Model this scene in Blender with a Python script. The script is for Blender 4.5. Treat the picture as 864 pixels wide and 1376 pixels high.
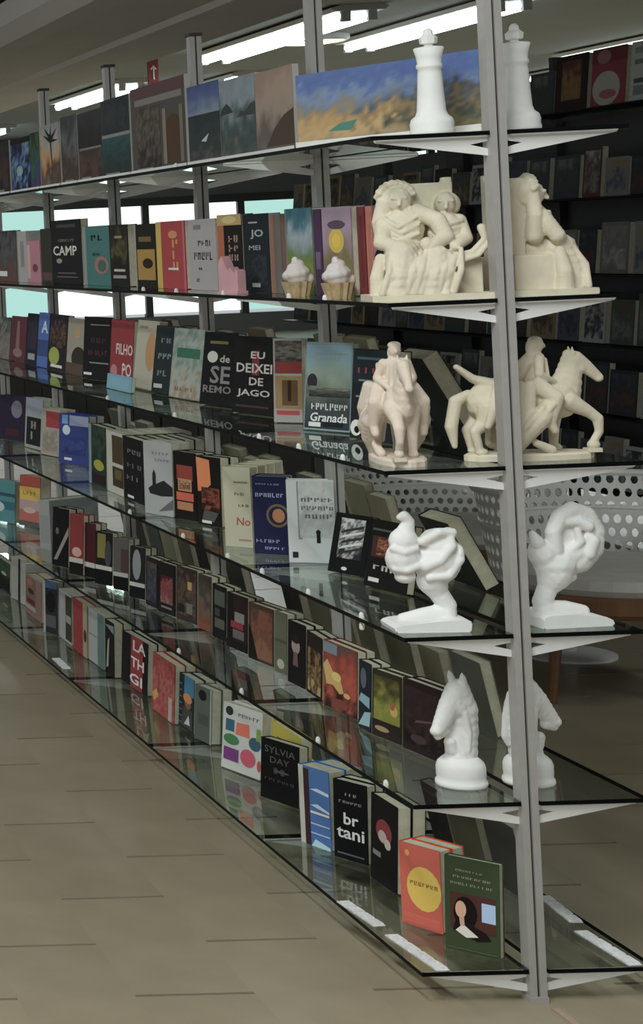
import bpy, bmesh, math, random
from mathutils import Vector, Matrix, Euler, noise
for o in list(bpy.data.objects):
    bpy.data.objects.remove(o)
scene = bpy.context.scene
COL = scene.collection
R = math.radians

# ------------------------------------------------------------------ camera
CAM_LOC = (-1.8288, -3.9264, 1.5458)
FOCAL_PX, PPX, PPY, YAW, ROLL = 2611.08, -721.26, 358.53, -0.0557, 0.0470
cd = bpy.data.cameras.new('camera')
cam = bpy.data.objects.new('camera', cd)
COL.objects.link(cam)
cam.location = CAM_LOC
cam.rotation_euler = (Matrix.Rotation(-YAW, 4, 'Z') @ Matrix.Rotation(R(90), 4, 'X') @ Matrix.Rotation(-ROLL, 4, 'Z')).to_euler()
cd.sensor_fit = 'VERTICAL'
cd.sensor_height = 24.0
cd.lens = FOCAL_PX / 1376.0 * 24.0
cd.shift_x = (432 - PPX) / 1376.0
cd.shift_y = (PPY - 688) / 1376.0
cd.clip_end = 200
scene.camera = cam

# ------------------------------------------------------------------ world, exposure
world = bpy.data.worlds.new('world')
scene.world = world
world.use_nodes = True
bg = world.node_tree.nodes['Background']
bg.inputs[0].default_value = (0.93, 0.97, 1.0, 1)
bg.inputs[1].default_value = 0.5
scene.view_settings.view_transform = 'Standard'
scene.view_settings.look = 'None'
scene.view_settings.gamma = 1.0
scene.view_settings.use_curve_mapping = False
scene.view_settings.exposure = 0.05
scene.cycles.transparent_max_bounces = 48
scene.cycles.max_bounces = 10

# ------------------------------------------------------------------ helpers
def lin(c):
    out = []
    for v in c[:3]:
        v = v / 255.0
        out.append(v / 12.92 if v <= 0.04045 else ((v + 0.055) / 1.055) ** 2.4)
    return out

PRINT_GAIN = 1.3
def ink(c):
    return tuple(min(0.85, v * PRINT_GAIN + 0.002) for v in lin(c)) + (1.0,)

def mat(name, rgb, rough=0.6, metal=0.0, noise_amt=0.0, noise_scale=20.0, bump=0.0, spec=0.5, vary=0.0):
    m = bpy.data.materials.new(name)
    m.use_nodes = True
    nt = m.node_tree
    b = nt.nodes['Principled BSDF']
    c = tuple(lin(rgb)) + (1.0,)
    b.inputs['Base Color'].default_value = c
    b.inputs['Roughness'].default_value = rough
    b.inputs['Metallic'].default_value = metal
    b.inputs['Specular IOR Level'].default_value = spec
    if noise_amt or bump or vary:
        tc = nt.nodes.new('ShaderNodeTexCoord')
        nz = nt.nodes.new('ShaderNodeTexNoise')
        nz.inputs['Scale'].default_value = noise_scale
        nz.inputs['Detail'].default_value = 6
        nt.links.new(tc.outputs['Object'], nz.inputs['Vector'])
        hsv = nt.nodes.new('ShaderNodeHueSaturation')
        hsv.inputs['Color'].default_value = c
        mr = nt.nodes.new('ShaderNodeMapRange')
        mr.inputs['From Min'].default_value = 0.3
        mr.inputs['From Max'].default_value = 0.7
        mr.inputs['To Min'].default_value = 1 - noise_amt
        mr.inputs['To Max'].default_value = 1 + noise_amt
        nt.links.new(nz.outputs['Fac'], mr.inputs['Value'])
        val = mr.outputs['Result']
        if vary:
            oi = nt.nodes.new('ShaderNodeObjectInfo')
            m2 = nt.nodes.new('ShaderNodeMapRange')
            m2.inputs['To Min'].default_value = 1 - vary
            m2.inputs['To Max'].default_value = 1 + vary
            nt.links.new(oi.outputs['Random'], m2.inputs['Value'])
            mu = nt.nodes.new('ShaderNodeMath'); mu.operation = 'MULTIPLY'
            nt.links.new(val, mu.inputs[0]); nt.links.new(m2.outputs['Result'], mu.inputs[1])
            val = mu.outputs[0]
        nt.links.new(val, hsv.inputs['Value'])
        nt.links.new(hsv.outputs['Color'], b.inputs['Base Color'])
        if bump:
            bp = nt.nodes.new('ShaderNodeBump')
            bp.inputs['Strength'].default_value = bump
            bp.inputs['Distance'].default_value = 0.01
            nt.links.new(nz.outputs['Fac'], bp.inputs['Height'])
            nt.links.new(bp.outputs['Normal'], b.inputs['Normal'])
    return m

def emit(name, rgb, strength):
    m = bpy.data.materials.new(name)
    m.use_nodes = True
    nt = m.node_tree
    nt.nodes.remove(nt.nodes['Principled BSDF'])
    e = nt.nodes.new('ShaderNodeEmission')
    e.inputs[0].default_value = tuple(lin(rgb)) + (1.0,)
    e.inputs[1].default_value = strength
    nt.links.new(e.outputs[0], nt.nodes['Material Output'].inputs[0])
    return m

def glass(name, tint, ior=1.5, rough=0.0):
    m = bpy.data.materials.new(name)
    m.use_nodes = True
    nt = m.node_tree
    nt.nodes.remove(nt.nodes['Principled BSDF'])
    tr = nt.nodes.new('ShaderNodeBsdfTransparent'); tr.inputs[0].default_value = tint + (1.0,)
    gl = nt.nodes.new('ShaderNodeBsdfGlossy'); gl.inputs['Roughness'].default_value = rough
    gl.inputs['Color'].default_value = (0.9, 0.95, 0.92, 1)
    # Schlick reflectance on |N.I| so both faces of the thin pane behave alike
    ge = nt.nodes.new('ShaderNodeNewGeometry')
    dp = nt.nodes.new('ShaderNodeVectorMath'); dp.operation = 'DOT_PRODUCT'
    nt.links.new(ge.outputs['Normal'], dp.inputs[0]); nt.links.new(ge.outputs['Incoming'], dp.inputs[1])
    def mth(op, a, c=None):
        n = nt.nodes.new('ShaderNodeMath'); n.operation = op
        if isinstance(a, float): n.inputs[0].default_value = a
        else: nt.links.new(a, n.inputs[0])
        if c is not None:
            if isinstance(c, float): n.inputs[1].default_value = c
            else: nt.links.new(c, n.inputs[1])
        return n.outputs[0]
    pw = mth('POWER', mth('SUBTRACT', 1.0, mth('ABSOLUTE', dp.outputs['Value'])), 5.0)
    f0 = ((ior - 1)/(ior + 1))**2
    fac = mth('ADD', mth('MULTIPLY', pw, 1.0 - f0), f0)
    mx = nt.nodes.new('ShaderNodeMixShader')
    nt.links.new(fac, mx.inputs[0]); nt.links.new(tr.outputs[0], mx.inputs[1]); nt.links.new(gl.outputs[0], mx.inputs[2])
    nt.links.new(mx.outputs[0], nt.nodes['Material Output'].inputs[0])
    return m

def attr_mat(name, rough):
    m = bpy.data.materials.new(name)
    m.use_nodes = True
    nt = m.node_tree
    b = nt.nodes['Principled BSDF']
    a = nt.nodes.new('ShaderNodeAttribute'); a.attribute_name = 'Col'
    hs = nt.nodes.new('ShaderNodeHueSaturation'); hs.inputs['Saturation'].default_value = 0.86
    nt.links.new(a.outputs['Color'], hs.inputs['Color']); nt.links.new(hs.outputs['Color'], b.inputs['Base Color'])
    b.inputs['Roughness'].default_value = rough
    b.inputs['Specular IOR Level'].default_value = 0.08
    return m

M = {
    'print': attr_mat('cover_print', 0.5),
    'paper': mat('page_paper', (196, 191, 170), 0.9, noise_amt=0.10, noise_scale=60, vary=0.12),
    'alu': mat('brushed_aluminium', (172, 169, 166), 0.45, 0.2, noise_amt=0.05, noise_scale=40),
    'channel': mat('dark_channel', (50, 50, 50), 0.6),
    'bracket': mat('pale_grey_paint', (228, 227, 226), 0.5, noise_amt=0.03),
    'glass': glass('shelf_glass', (0.91, 0.945, 0.925)),
    'glass_edge': mat('glass_edge', (5, 9, 8), 0.5, spec=0.1),
    'clip': mat('white_plastic', (225, 225, 220), 0.35),
    'label': mat('label_paper', (222, 222, 224), 0.7, noise_amt=0.15, noise_scale=120),
    'plaster': mat('white_plaster', (232, 232, 230), 0.65, noise_amt=0.03, noise_scale=30),
    'cream': mat('cream_plaster', (214, 205, 184), 0.75, noise_amt=0.06, noise_scale=40),
    'blush': mat('blush_plaster', (218, 203, 188), 0.75, noise_amt=0.06, noise_scale=40),
    'tile': mat('beige_floor_tile', (152, 140, 119), 0.38, noise_amt=0.07, noise_scale=7, vary=0.035, spec=0.4),
    'grout': mat('dark_grout', (40, 33, 26), 0.9),
    'trim': mat('rose_floor_strip', (168, 146, 128), 0.5),
    'ceiling': mat('grey_ceiling', (138, 142, 142), 0.9, noise_amt=0.03, noise_scale=2),
    'soffit': mat('grey_soffit', (226, 223, 217), 0.8, noise_amt=0.03, noise_scale=2),
    'wood': mat('ceiling_wood', (128, 108, 80), 0.8, noise_amt=0.2, noise_scale=6),
    'brown': mat('brown_wood', (118, 84, 56), 0.55, noise_amt=0.2, noise_scale=12),
    'darkframe': mat('dark_frame', (46, 47, 46), 0.6),
    'wall': mat('dim_wall', (96, 98, 96), 0.9, noise_amt=0.05, noise_scale=2),
    'lattice': mat('white_lattice', (215, 215, 212), 0.5),
    'cushion': mat('pale_cushion', (198, 196, 190), 0.9, noise_amt=0.06),
    'fixture': mat('lamp_housing', (190, 192, 190), 0.5),
    'tube': emit('fluorescent_tube', (222, 240, 240), 6.0),
    'warm': emit('warm_downlight', (255, 246, 196), 3.0),
    'daylight': emit('window_daylight', (226, 246, 242), 1.6),
    'daylight_teal': emit('window_daylight_teal', (170, 214, 206), 1.1),
    'redsign': mat('red_sign', (120, 26, 28), 0.5),
    'wicker': mat('wicker_cup', (176, 152, 118), 0.8, noise_amt=0.2, noise_scale=90),
    'pinkpaint': mat('pink_paint', (206, 158, 164), 0.6, noise_amt=0.1),
    'icing': mat('white_icing', (216, 208, 206), 0.6, noise_amt=0.05),
}

def link_mesh(name, bm, material, parent=None, smooth=False, loc=None):
    me = bpy.data.meshes.new(name)
    bmesh.ops.recalc_face_normals(bm, faces=bm.faces)
    bm.to_mesh(me); bm.free()
    if material is not None:
        for mm in (material if isinstance(material, (list, tuple)) else [material]):
            me.materials.append(mm)
    if smooth:
        for pl in me.polygons: pl.use_smooth = True
    return link(name, me, parent, loc)

def link(name, me, parent=None, loc=None):
    o = bpy.data.objects.new(name, me)
    COL.objects.link(o)
    if parent: o.parent = parent
    if loc: o.location = loc
    return o

def empty(name, loc=(0, 0, 0), rz=0.0):
    o = bpy.data.objects.new(name, None)
    o.empty_display_size = 0.05
    COL.objects.link(o)
    o.location = loc; o.rotation_euler = (0, 0, rz)
    return o

def tag(o, label=None, cat=None, group=None, kind=None):
    if label: o['label'] = label
    if cat: o['category'] = cat
    if group: o['group'] = group
    if kind: o['kind'] = kind
    return o

def box(bm, x0, x1, y0, y1, z0, z1, mi=0):
    v = [bm.verts.new(c) for c in ((x0,y0,z0),(x1,y0,z0),(x1,y1,z0),(x0,y1,z0),(x0,y0,z1),(x1,y0,z1),(x1,y1,z1),(x0,y1,z1))]
    for f in ((3,2,1,0),(4,5,6,7),(0,1,5,4),(1,2,6,5),(2,3,7,6),(3,0,4,7)):
        fc = bm.faces.new([v[i] for i in f]); fc.material_index = mi
    return v

def tube(bm, pts, r, seg=8, mi=0):
    rings = []
    n = len(pts)
    for i, pnt in enumerate(pts):
        pnt = Vector(pnt)
        a = Vector(pts[max(0, i-1)]); b = Vector(pts[min(n-1, i+1)])
        d = (b - a).normalized()
        up = Vector((0, 0, 1)) if abs(d.z) < 0.9 else Vector((1, 0, 0))
        s = d.cross(up).normalized(); t = s.cross(d)
        rr = r[i] if isinstance(r, (list, tuple)) else r
        rings.append([bm.verts.new(pnt + (s*math.cos(2*math.pi*k/seg) + t*math.sin(2*math.pi*k/seg))*rr) for k in range(seg)])
    for i in range(n-1):
        for k in range(seg):
            f = bm.faces.new((rings[i][k], rings[i][(k+1)%seg], rings[i+1][(k+1)%seg], rings[i+1][k])); f.material_index = mi
    bm.faces.new(rings[0][::-1]); bm.faces.new(rings[-1])

def lathe(bm, prof, seg=28, c=(0, 0, 0)):
    rings = []
    for r, z in prof:
        rings.append([bm.verts.new((c[0]+r*math.cos(2*math.pi*k/seg), c[1]+r*math.sin(2*math.pi*k/seg), c[2]+z)) for k in range(seg)])
    for i in range(len(prof)-1):
        for k in range(seg):
            bm.faces.new((rings[i][k], rings[i][(k+1)%seg], rings[i+1][(k+1)%seg], rings[i+1][k]))
    bm.faces.new(rings[0][::-1]); bm.faces.new(rings[-1])

def poly_prism(bm, pts, y0, y1):
    a = [bm.verts.new((x, y0, z)) for x, z in pts]
    b = [bm.verts.new((x, y1, z)) for x, z in pts]
    bm.faces.new(a); bm.faces.new(b[::-1])
    n = len(pts)
    for i in range(n):
        bm.faces.new((a[i], b[i], b[(i+1)%n], a[(i+1)%n]))

# ------------------------------------------------------------------ room shell
TILE_W, TILE_L, GAP = 0.2365, 0.600, 0.011
floor_bm = bmesh.new()
box(floor_bm, -9, 14, -9, 26, -0.10, -0.0075)
floor = tag(link_mesh('floor', floor_bm, M['grout']), kind='structure')
tb = bmesh.new()
box(tb, -TILE_W/2+0.00005, TILE_W/2-0.00005, -TILE_L/2+GAP/2, TILE_L/2-GAP/2, -0.008, 0.0)
tile0 = link_mesh('tile', tb, M['tile'], floor)
tile_mesh = tile0.data
X_TILE0, Y_TILE0 = -0.6365, 0.093
rest = bmesh.new()
first = True
for i in range(-35, 62):
    for j in range(-15, 43):
        cx = X_TILE0 + i*TILE_W
        y = Y_TILE0 + (j + 0.5)*TILE_L + (TILE_L/2 if i % 2 else 0.0)
        if -2 <= i <= 13 and -2 <= j <= 14:
            o = tile0 if first else link('tile', tile_mesh, floor)
            first = False
            o.location = (cx, y, 0)
        else:
            v = [rest.verts.new(c) for c in ((cx-TILE_W/2, y-TILE_L/2+GAP/2, 0), (cx+TILE_W/2, y-TILE_L/2+GAP/2, 0), (cx+TILE_W/2, y+TILE_L/2-GAP/2, 0), (cx-TILE_W/2, y+TILE_L/2-GAP/2, 0))]
            rest.faces.new(v)
tag(link_mesh('tile_field', rest, M['tile'], floor), kind='stuff')
b = bmesh.new(); box(b, 0.008, 0.022, -3.4, -0.03, -0.002, 0.003)
tag(link_mesh('trim_1', b, M['trim']), kind='structure')

# grey soffit running along the shelving, its lower step and rounded outer edge
b = bmesh.new()
pts = [(0.80, 2.95), (0.68, 2.90), (0.70, 2.78), (0.80, 2.71), (0.95, 2.70), (1.44, 2.70), (1.46, 2.67), (1.98, 2.67), (2.0, 2.69), (2.0, 3.12), (1.9, 3.12)]
poly_prism(b, pts, -8.5, 25.9)
tag(link_mesh('ceiling_soffit', b, M['soffit']), kind='structure').name = 'trim_2'
b = bmesh.new(); box(b, 1.95, 5.3, 9.3, 25.9, 3.08, 3.14); box(b, 5.3, 13.9, 3.0, 25.9, 3.08, 3.14)
tag(link_mesh('ceiling', b, M['ceiling']), kind='structure')
b = bmesh.new(); box(b, -9, 14, -9, 26, 4.3, 4.4)
roof = tag(link_mesh('ceiling_roof', b, M['wood']), kind='structure'); roof.name = 'ceiling_roof'
for k in range(26):
    b = bmesh.new(); box(b, -9, 13.9, -0.06, 0.06, 4.10, 4.30)
    link_mesh('rafter', b, M['wood'], roof, loc=(0, -8 + k*1.3, 0))
for k in range(9):
    b = bmesh.new(); box(b, -0.05, 0.05, -9, 25.9, 4.02, 4.10)
    link_mesh('purlin', b, M['wood'], roof, loc=(-6 + k*1.6, 0, 0))
b = bmesh.new()
box(b, -9, 2.6, 25.9, 26.1, 0, 4.3); box(b, 2.6, 13.9, 25.9, 26.1, 0, 0.30); box(b, 2.6, 13.9, 25.9, 26.1, 2.05, 4.3)
tag(link_mesh('wall_back', b, M['wall']), kind='structure')
b = bmesh.new(); box(b, 13.9, 14.1, -9, 26.1, 0, 4.3)
tag(link_mesh('wall_right', b, M['wall']), kind='structure')
# shop-front glazing in the far wall, panes with mullions
win = empty('window_1', (2.6, 25.95, 0.3)); tag(win, kind='structure')
for k in range(8):
    w_ = 11.3/8
    b = bmesh.new(); box(b, k*w_+0.05, (k+1)*w_-0.05, 0.02, 0.03, 0.05, 1.70); link_mesh('window_pane', b, M['daylight_teal' if k % 3 == 1 else 'daylight'], win)
    b = bmesh.new(); box(b, k*w_-0.05, k*w_+0.05, -0.06, 0.06, 0, 1.75); link_mesh('mullion', b, M['darkframe'], win)
b = bmesh.new(); box(b, 0, 11.3, -0.08, 0.08, 1.15, 1.27); link_mesh('transom', b, M['darkframe'], win)
b = bmesh.new(); box(b, 0, 11.3, -0.08, 0.08, 1.68, 1.80); link_mesh('window_head', b, M['darkframe'], win)

# ------------------------------------------------------------------ lamps
LAMP_N = [0]
def fluorescent(x, y0, y1, label, z=3.08, power=60.0):
    root = tag(empty('fluorescent_lamp', (x, (y0+y1)/2, z)), label, 'ceiling lamp', 'fluorescent ceiling lamps')
    L = (y1-y0)/2
    b = bmesh.new(); poly_prism(b, [(-0.20, -0.02), (-0.12, 0.0), (0.12, 0.0), (0.20, -0.02), (0.17, -0.045), (-0.17, -0.045)], -L, L)
    link_mesh('housing', b, M['fixture'], root)
    for s in (-1, 1):
        b = bmesh.new(); tube(b, [(s*0.09, -L+0.05, -0.075), (s*0.09, L-0.05, -0.075)], 0.035, 10)
        link_mesh('lamp_tube', b, M['tube'], root)
        for e in (-1, 1):
            b = bmesh.new(); box(b, s*0.09-0.03, s*0.09+0.03, e*(L-0.04)-0.02, e*(L-0.04)+0.02, -0.115, -0.04)
            link_mesh('socket', b, M['fixture'], root)
    ld = bpy.data.lights.new('tube_light', 'AREA'); ld.shape = 'RECTANGLE'; ld.size = 0.3; ld.size_y = 2*L
    ld.energy = power; ld.color = (0.95, 1.0, 0.97)
    lo = bpy.data.objects.new('tube_light', ld); COL.objects.link(lo); lo.parent = root; lo.location = (0, 0, -0.13)
    return root
fluorescent(3.72, 9.9, 13.0, 'long twin-tube fluorescent lamp above the far shelving, left of the round downlight')
fluorescent(4.72, 9.8, 12.5, 'long twin-tube fluorescent lamp behind the front aluminium upright')
fluorescent(3.72, 15.4, 18.0, 'distant fluorescent lamp just right of the red hanging sign')
fluorescent(4.80, 15.2, 16.9, 'small distant fluorescent lamp above the blue bay picture')
fluorescent(3.90, 22.0, 24.4, 'most distant fluorescent lamp at the left edge of the ceiling')
fluorescent(8.6, 14.6, 17.5, 'thin fluorescent lamp glimpsed right of the right-hand chess king')
fluorescent(7.7, 12.5, 15.0, 'fluorescent lamp at the right edge of the ceiling')
# the same lamps go on over the near aisle, hung from the roof
fluorescent(-1.5, -3.5, -0.9, 'suspended fluorescent lamp over the near end of the aisle', z=3.3, power=125)
fluorescent(-2.7, 1.8, 4.4, 'suspended fluorescent lamp over the middle of the aisle', z=3.3, power=50)
fluorescent(3.6, -1.5, 1.1, 'suspended fluorescent lamp over the right-hand aisle', z=3.3, power=40)
dl = tag(empty('round_downlight', (4.22, 12.1, 3.078)), 'round warm yellow downlight between the two long fluorescent lamps', 'ceiling lamp')
b = bmesh.new(); lathe(b, [(0.27, 0.0), (0.27, -0.03), (0.24, -0.05), (0.235, -0.03)]); link_mesh('trim_ring', b, M['fixture'], dl)
b = bmesh.new(); lathe(b, [(0.23, -0.032), (0.23, -0.045), (0.12, -0.06), (0.01, -0.064)]); link_mesh('diffuser', b, M['warm'], dl)
sg = tag(empty('hanging_sign', (2.91, 12.0, 2.99)), 'small red vertical sign hanging under the ceiling beside the soffit', 'sign')
b = bmesh.new(); box(b, -0.04, 0.04, -0.012, 0.012, -0.235, 0.0); link_mesh('sign_board', b, M['redsign'], sg)
b = bmesh.new(); tube(b, [(-0.0, 0, 0), (0, 0, 0.09)], 0.008, 6); link_mesh('hanger', b, M['darkframe'], sg)
b = bmesh.new(); tube(b, [(0, -0.014, -0.2), (0, -0.014, -0.1)], 0.006, 4); tube(b, [(-0.02, -0.014, -0.12), (0, -0.014, -0.09), (0.02, -0.014, -0.12)], 0.006, 4); link_mesh('arrow_mark', b, M['label'], sg)
# ------------------------------------------------------------------ glass shelving unit
SHELF_Z = [1.71, 1.38, 1.05, 0.72, 0.39, 0.06]     # top shelf first; z of the glass underside
SHELF_W = [0.247, 0.228, 0.250, 0.228, 0.224, 0.224]
GT = 0.0085
BAY, NBAY = 0.9, 6
unit = tag(empty('glass_shelving', (0, 0, 0)), 'long two-sided glass display shelving on aluminium uprights', 'shelving')

ub = bmesh.new()
box(ub, -0.0165, -0.0025, 0.0, 0.032, 0.004, 2.115)
box(ub, 0.0025, 0.0165, 0.0, 0.032, 0.004, 2.115)
ub_me = None
cb = bmesh.new(); box(cb, -0.0025, 0.0025, 0.006, 0.026, 0.004, 2.112)
capb = bmesh.new(); box(capb, -0.019, 0.019, -0.002, 0.034, 2.112, 2.122)
ftb = bmesh.new(); box(ftb, -0.018, 0.018, -0.002, 0.034, 0.0, 0.012)
u0 = link_mesh('upright', ub, M['alu'], unit)
c0 = link_mesh('slot_channel', cb, M['channel'], u0)
cap0 = link_mesh('end_cap', capb, M['channel'], u0)
f0 = link_mesh('foot_plate', ftb, M['alu'], u0)
slb = bmesh.new(); box(slb, -0.0012, 0.0012, 0.003, 0.0062, -0.012, 0.012)
for k in range(NBAY+1):
    if k == 0:
        u = u0
    else:
        u = link('upright', u0.data, unit)
        link('slot_channel', c0.data, u); link('end_cap', cap0.data, u); link('foot_plate', f0.data, u)
    u.location = (0, k*BAY, 0)

def bracket_mesh(w, side):
    bm = bmesh.new()
    L = w - 0.015
    pts = [(0.016, 0), (L, 0), (L, -0.005), (0.016, -0.040), (0.016, -0.026), (0.050, -0.017), (0.016, -0.011)]
    pts = [(side*x, z) for x, z in pts]
    poly_prism(bm, pts, 0.012, 0.016)
    lip = sorted((side*0.016, side*L))
    box(bm, lip[0], lip[1], 0.008, 0.020, -0.0025, 0)
    me = bpy.data.meshes.new('bracket')
    bmesh.ops.recalc_face_normals(bm, faces=bm.faces); bm.to_mesh(me); bm.free()
    me.materials.append(M['bracket'])
    return me

def pane_mesh(w, side, y0, y1):
    bm = bmesh.new()
    a, c = sorted((side*0.0185, side*w))
    box(bm, a, c, y0, y1, 0, GT)
    bm.faces.ensure_lookup_table()
    for f in bm.faces:
        n = f.calc_center_median()
        f.material_index = 0 if (abs(n.z) < 1e-5 or abs(n.z-GT) < 1e-5) else 1
    me = bpy.data.meshes.new('glass_shelf')
    bmesh.ops.recalc_face_normals(bm, faces=bm.faces); bm.to_mesh(me); bm.free()
    me.materials.append(M['glass']); me.materials.append(M['glass_edge'])
    return me

for s in range(6):
    for side in (-1, 1):
        bme = bracket_mesh(SHELF_W[s], side)
        for k in range(NBAY+1):
            link('bracket', bme, unit, (0, k*BAY, SHELF_Z[s]))
        first_pane = pane_mesh(SHELF_W[s], side, -0.004, BAY+0.012)
        pme = pane_mesh(SHELF_W[s], side, 0.0155, BAY+0.012)
        for k in range(NBAY):
            link('glass_shelf', first_pane if k == 0 else pme, unit, (0, k*BAY, SHELF_Z[s]))

# small white edge clips and paper price strips on the glass
cb = bmesh.new()
lathe(cb, [(0.003, -0.002), (0.005, 0.0), (0.0055, 0.004), (0.005, 0.010), (0.003, 0.014), (0.001, 0.015)], 10)
clip_me = link_mesh('edge_clip', cb, M['clip'], unit).data
clips = {1: [1.658, 1.359, 0.984, 0.543, 0.334], 2: [0.714, 0.466, 0.22, 1.35, 2.0], 3: [1.044, 0.801, 0.51, 0.218, 1.4, 1.9], 4: [0.505, 0.143, 1.0, 1.5], 0: [1.25]}
done = False
for s, ys in clips.items():
    for y in ys:
        for dz in ((0.0, -0.012) if (s == 3 and y < 0.3) else (0.0,)):
            if not done:
                o = [c for c in unit.children if c.name.startswith('edge_clip')][0]; done = True
            else:
                o = link('edge_clip', clip_me, unit)
            o.location = (-SHELF_W[s]+0.006, y, SHELF_Z[s]+GT+dz-0.004 if dz == 0 else SHELF_Z[s]-0.016)
for (xa, ya, xb, yb) in [(-0.213, 0.42, -0.198, 0.261), (-0.197, 0.207, -0.180, 0.002), (-0.192, 3.025, -0.197, 2.85), (0.213, 0.417, 0.2, 0.251), (0.181, 0.199, 0.189, 0.004)]:
    b = bmesh.new()
    L = math.hypot(xb-xa, yb-ya)
    box(b, -0.013, 0.013, 0, L, 0, 0.0012)
    nb = 4
    for q in range(nb):
        box(b, -0.013, 0.013, L*(q+0.05)/nb, L*(q+0.85)/nb, 0.0012, 0.003)
    o = link_mesh('price_strip', b, M['label'], unit, loc=(xa, ya, SHELF_Z[5]+GT))
    o.rotation_euler = (0, 0, math.atan2(yb-ya, xb-xa) - math.pi/2)

# ------------------------------------------------------------------ book builder
glyph_cache = {}
def glyphs(text, bold):
    key = (text, bold)
    if key not in glyph_cache:
        cu = bpy.data.curves.new('t', 'FONT'); cu.body = text; cu.align_x = 'CENTER'
        cu.resolution_u = 2; cu.offset = 0.018 if bold else 0.0; cu.space_line = 0.85
        ob = bpy.data.objects.new('t', cu); COL.objects.link(ob)
        me = ob.to_mesh()
        vs = [tuple(v.co) for v in me.vertices]; fs = [tuple(p.vertices) for p in me.polygons]
        ob.to_mesh_clear(); bpy.data.objects.remove(ob); bpy.data.curves.remove(cu)
        x0 = min(v[0] for v in vs); x1 = max(v[0] for v in vs); y0 = min(v[1] for v in vs); y1 = max(v[1] for v in vs)
        vs = [((v[0]-x0)/(x1-x0), (v[1]-y0)/(y1-y0)) for v in vs]
        glyph_cache[key] = (vs, fs)
    return glyph_cache[key]

def mixc(cols, t):
    t = max(0.0, min(0.9999, t))*(len(cols)-1)
    i = int(t); f = t-i
    a, c = cols[i], cols[i+1]
    return tuple(a[k]+(c[k]-a[k])*f for k in range(3))

def print_mesh(w, h, ops, base):
    """flat printed cover: coloured shapes, painted fields and lettering in layers a hair apart"""
    V, F, C = [], [], []
    def put(pts, col, d):
        n0 = len(V)
        for (x, y) in pts:
            V.append(((x-0.5)*w, -0.0004-d, y*h)); C.append(ink(col))
        return n0
    layer = 0
    n0 = put([(0.0, 0), (1, 0), (1, 1), (0, 1)], base, 0.0); F.append((n0, n0+1, n0+2, n0+3))
    for op in ops:
        layer += 1; d = layer*0.00022
        k = op[0]
        if k == 'r':
            _, x0, y0, x1, y1, col = op
            n0 = put([(x0, y0), (x1, y0), (x1, y1), (x0, y1)], col, d); F.append((n0, n0+1, n0+2, n0+3))
        elif k == 'e':
            _, cx, cy, rx, ry, col = op
            n0 = put([(cx+rx*math.cos(2*math.pi*i/18), cy+ry*math.sin(2*math.pi*i/18)) for i in range(18)], col, d)
            F.append(tuple(range(n0, n0+18)))
        elif k == 'p':
            _, pts, col = op
            n0 = put(pts, col, d); F.append(tuple(range(n0, n0+len(pts))))
        elif k == 't':
            _, txt, cx, cy, tw, th, col = op[:7]
            bold = op[7] if len(op) > 7 else True
            slant = op[8] if len(op) > 8 else 0.0
            vs, fs = glyphs(txt, bold)
            n0 = put([(cx+(x-0.5)*tw+slant*(y-0.5)*th, cy+(y-0.5)*th) for x, y in vs], col, d)
            F.extend(tuple(n0+i for i in f) for f in fs)
        elif k == 'w':      # lettering too small or blurred to read: rows of letter-like strokes
            _, rows_, n_, cx, cy, tw, th, col = op[:8]
            rng = random.Random(int(cx*977+cy*613+n_*31))
            lh = th/rows_
            for rr in range(rows_):
                yc = cy+th/2-lh*(rr+0.5); lw = tw/n_
                for q in range(n_):
                    xl = cx-tw/2+q*lw; hh = lh*0.40*rng.uniform(0.75, 1.0); sw = lw*0.24
                    strokes = [(xl+lw*0.12, yc-hh, xl+lw*0.12+sw, yc+hh)]
                    if rng.random() < 0.75: yy = yc+rng.choice((-0.8, 0.0, 0.7))*hh; strokes.append((xl+lw*0.12, yy-hh*0.16, xl+lw*0.8, yy+hh*0.16))
                    if rng.random() < 0.6: strokes.append((xl+lw*0.58, yc-hh*rng.choice((1.0, 0.1)), xl+lw*0.58+sw, yc+hh))
                    for (x0, y0, x1, y1) in strokes:
                        n0 = put([(x0, y0), (x1, y0), (x1, y1), (x0, y1)], col, d); F.append((n0, n0+1, n0+2, n0+3))
        elif k == 'g':      # painted field: colours stacked upward, edges broken by noise
            _, x0, y0, x1, y1, cols, jit, sc, seed = op
            nx, ny = (40, 24) if isinstance(cols, dict) else (14, 18)
            n0 = len(V)
            for j in range(ny+1):
                for i in range(nx+1):
                    x = i/nx; y = j/ny
                    nz = noise.fractal(Vector((x*sc*w/h+seed*7.3, y*sc, seed*3.1)), 0.8, 2.0, 4)
                    V.append(((x0+(x1-x0)*x-0.5)*w, -0.0004-d, (y0+(y1-y0)*y)*h)); 
                    if isinstance(cols, dict):
                        f = max(0.0, min(1.0, (x+0.25*nz-0.4)/0.2))
                        ca = mixc(cols['left'], y+nz*jit); cb_ = mixc(cols['right'], y+nz*jit)
                        C.append(ink(tuple(ca[q]+(cb_[q]-ca[q])*f for q in range(3))))
                    else:
                        C.append(ink(mixc(cols, y+nz*jit)))
            for j in range(ny):
                for i in range(nx):
                    q = n0+j*(nx+1)+i; F.append((q, q+1, q+nx+2, q+nx+1))
    me = bpy.data.meshes.new('cover_print')
    me.from_pydata(V, [], F)
    at = me.color_attributes.new('Col', 'FLOAT_COLOR', 'POINT')
    flat = [x for c in C for x in c]
    at.data.foreach_set('color', flat)
    me.materials.append(M['print'])
    return me

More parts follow.
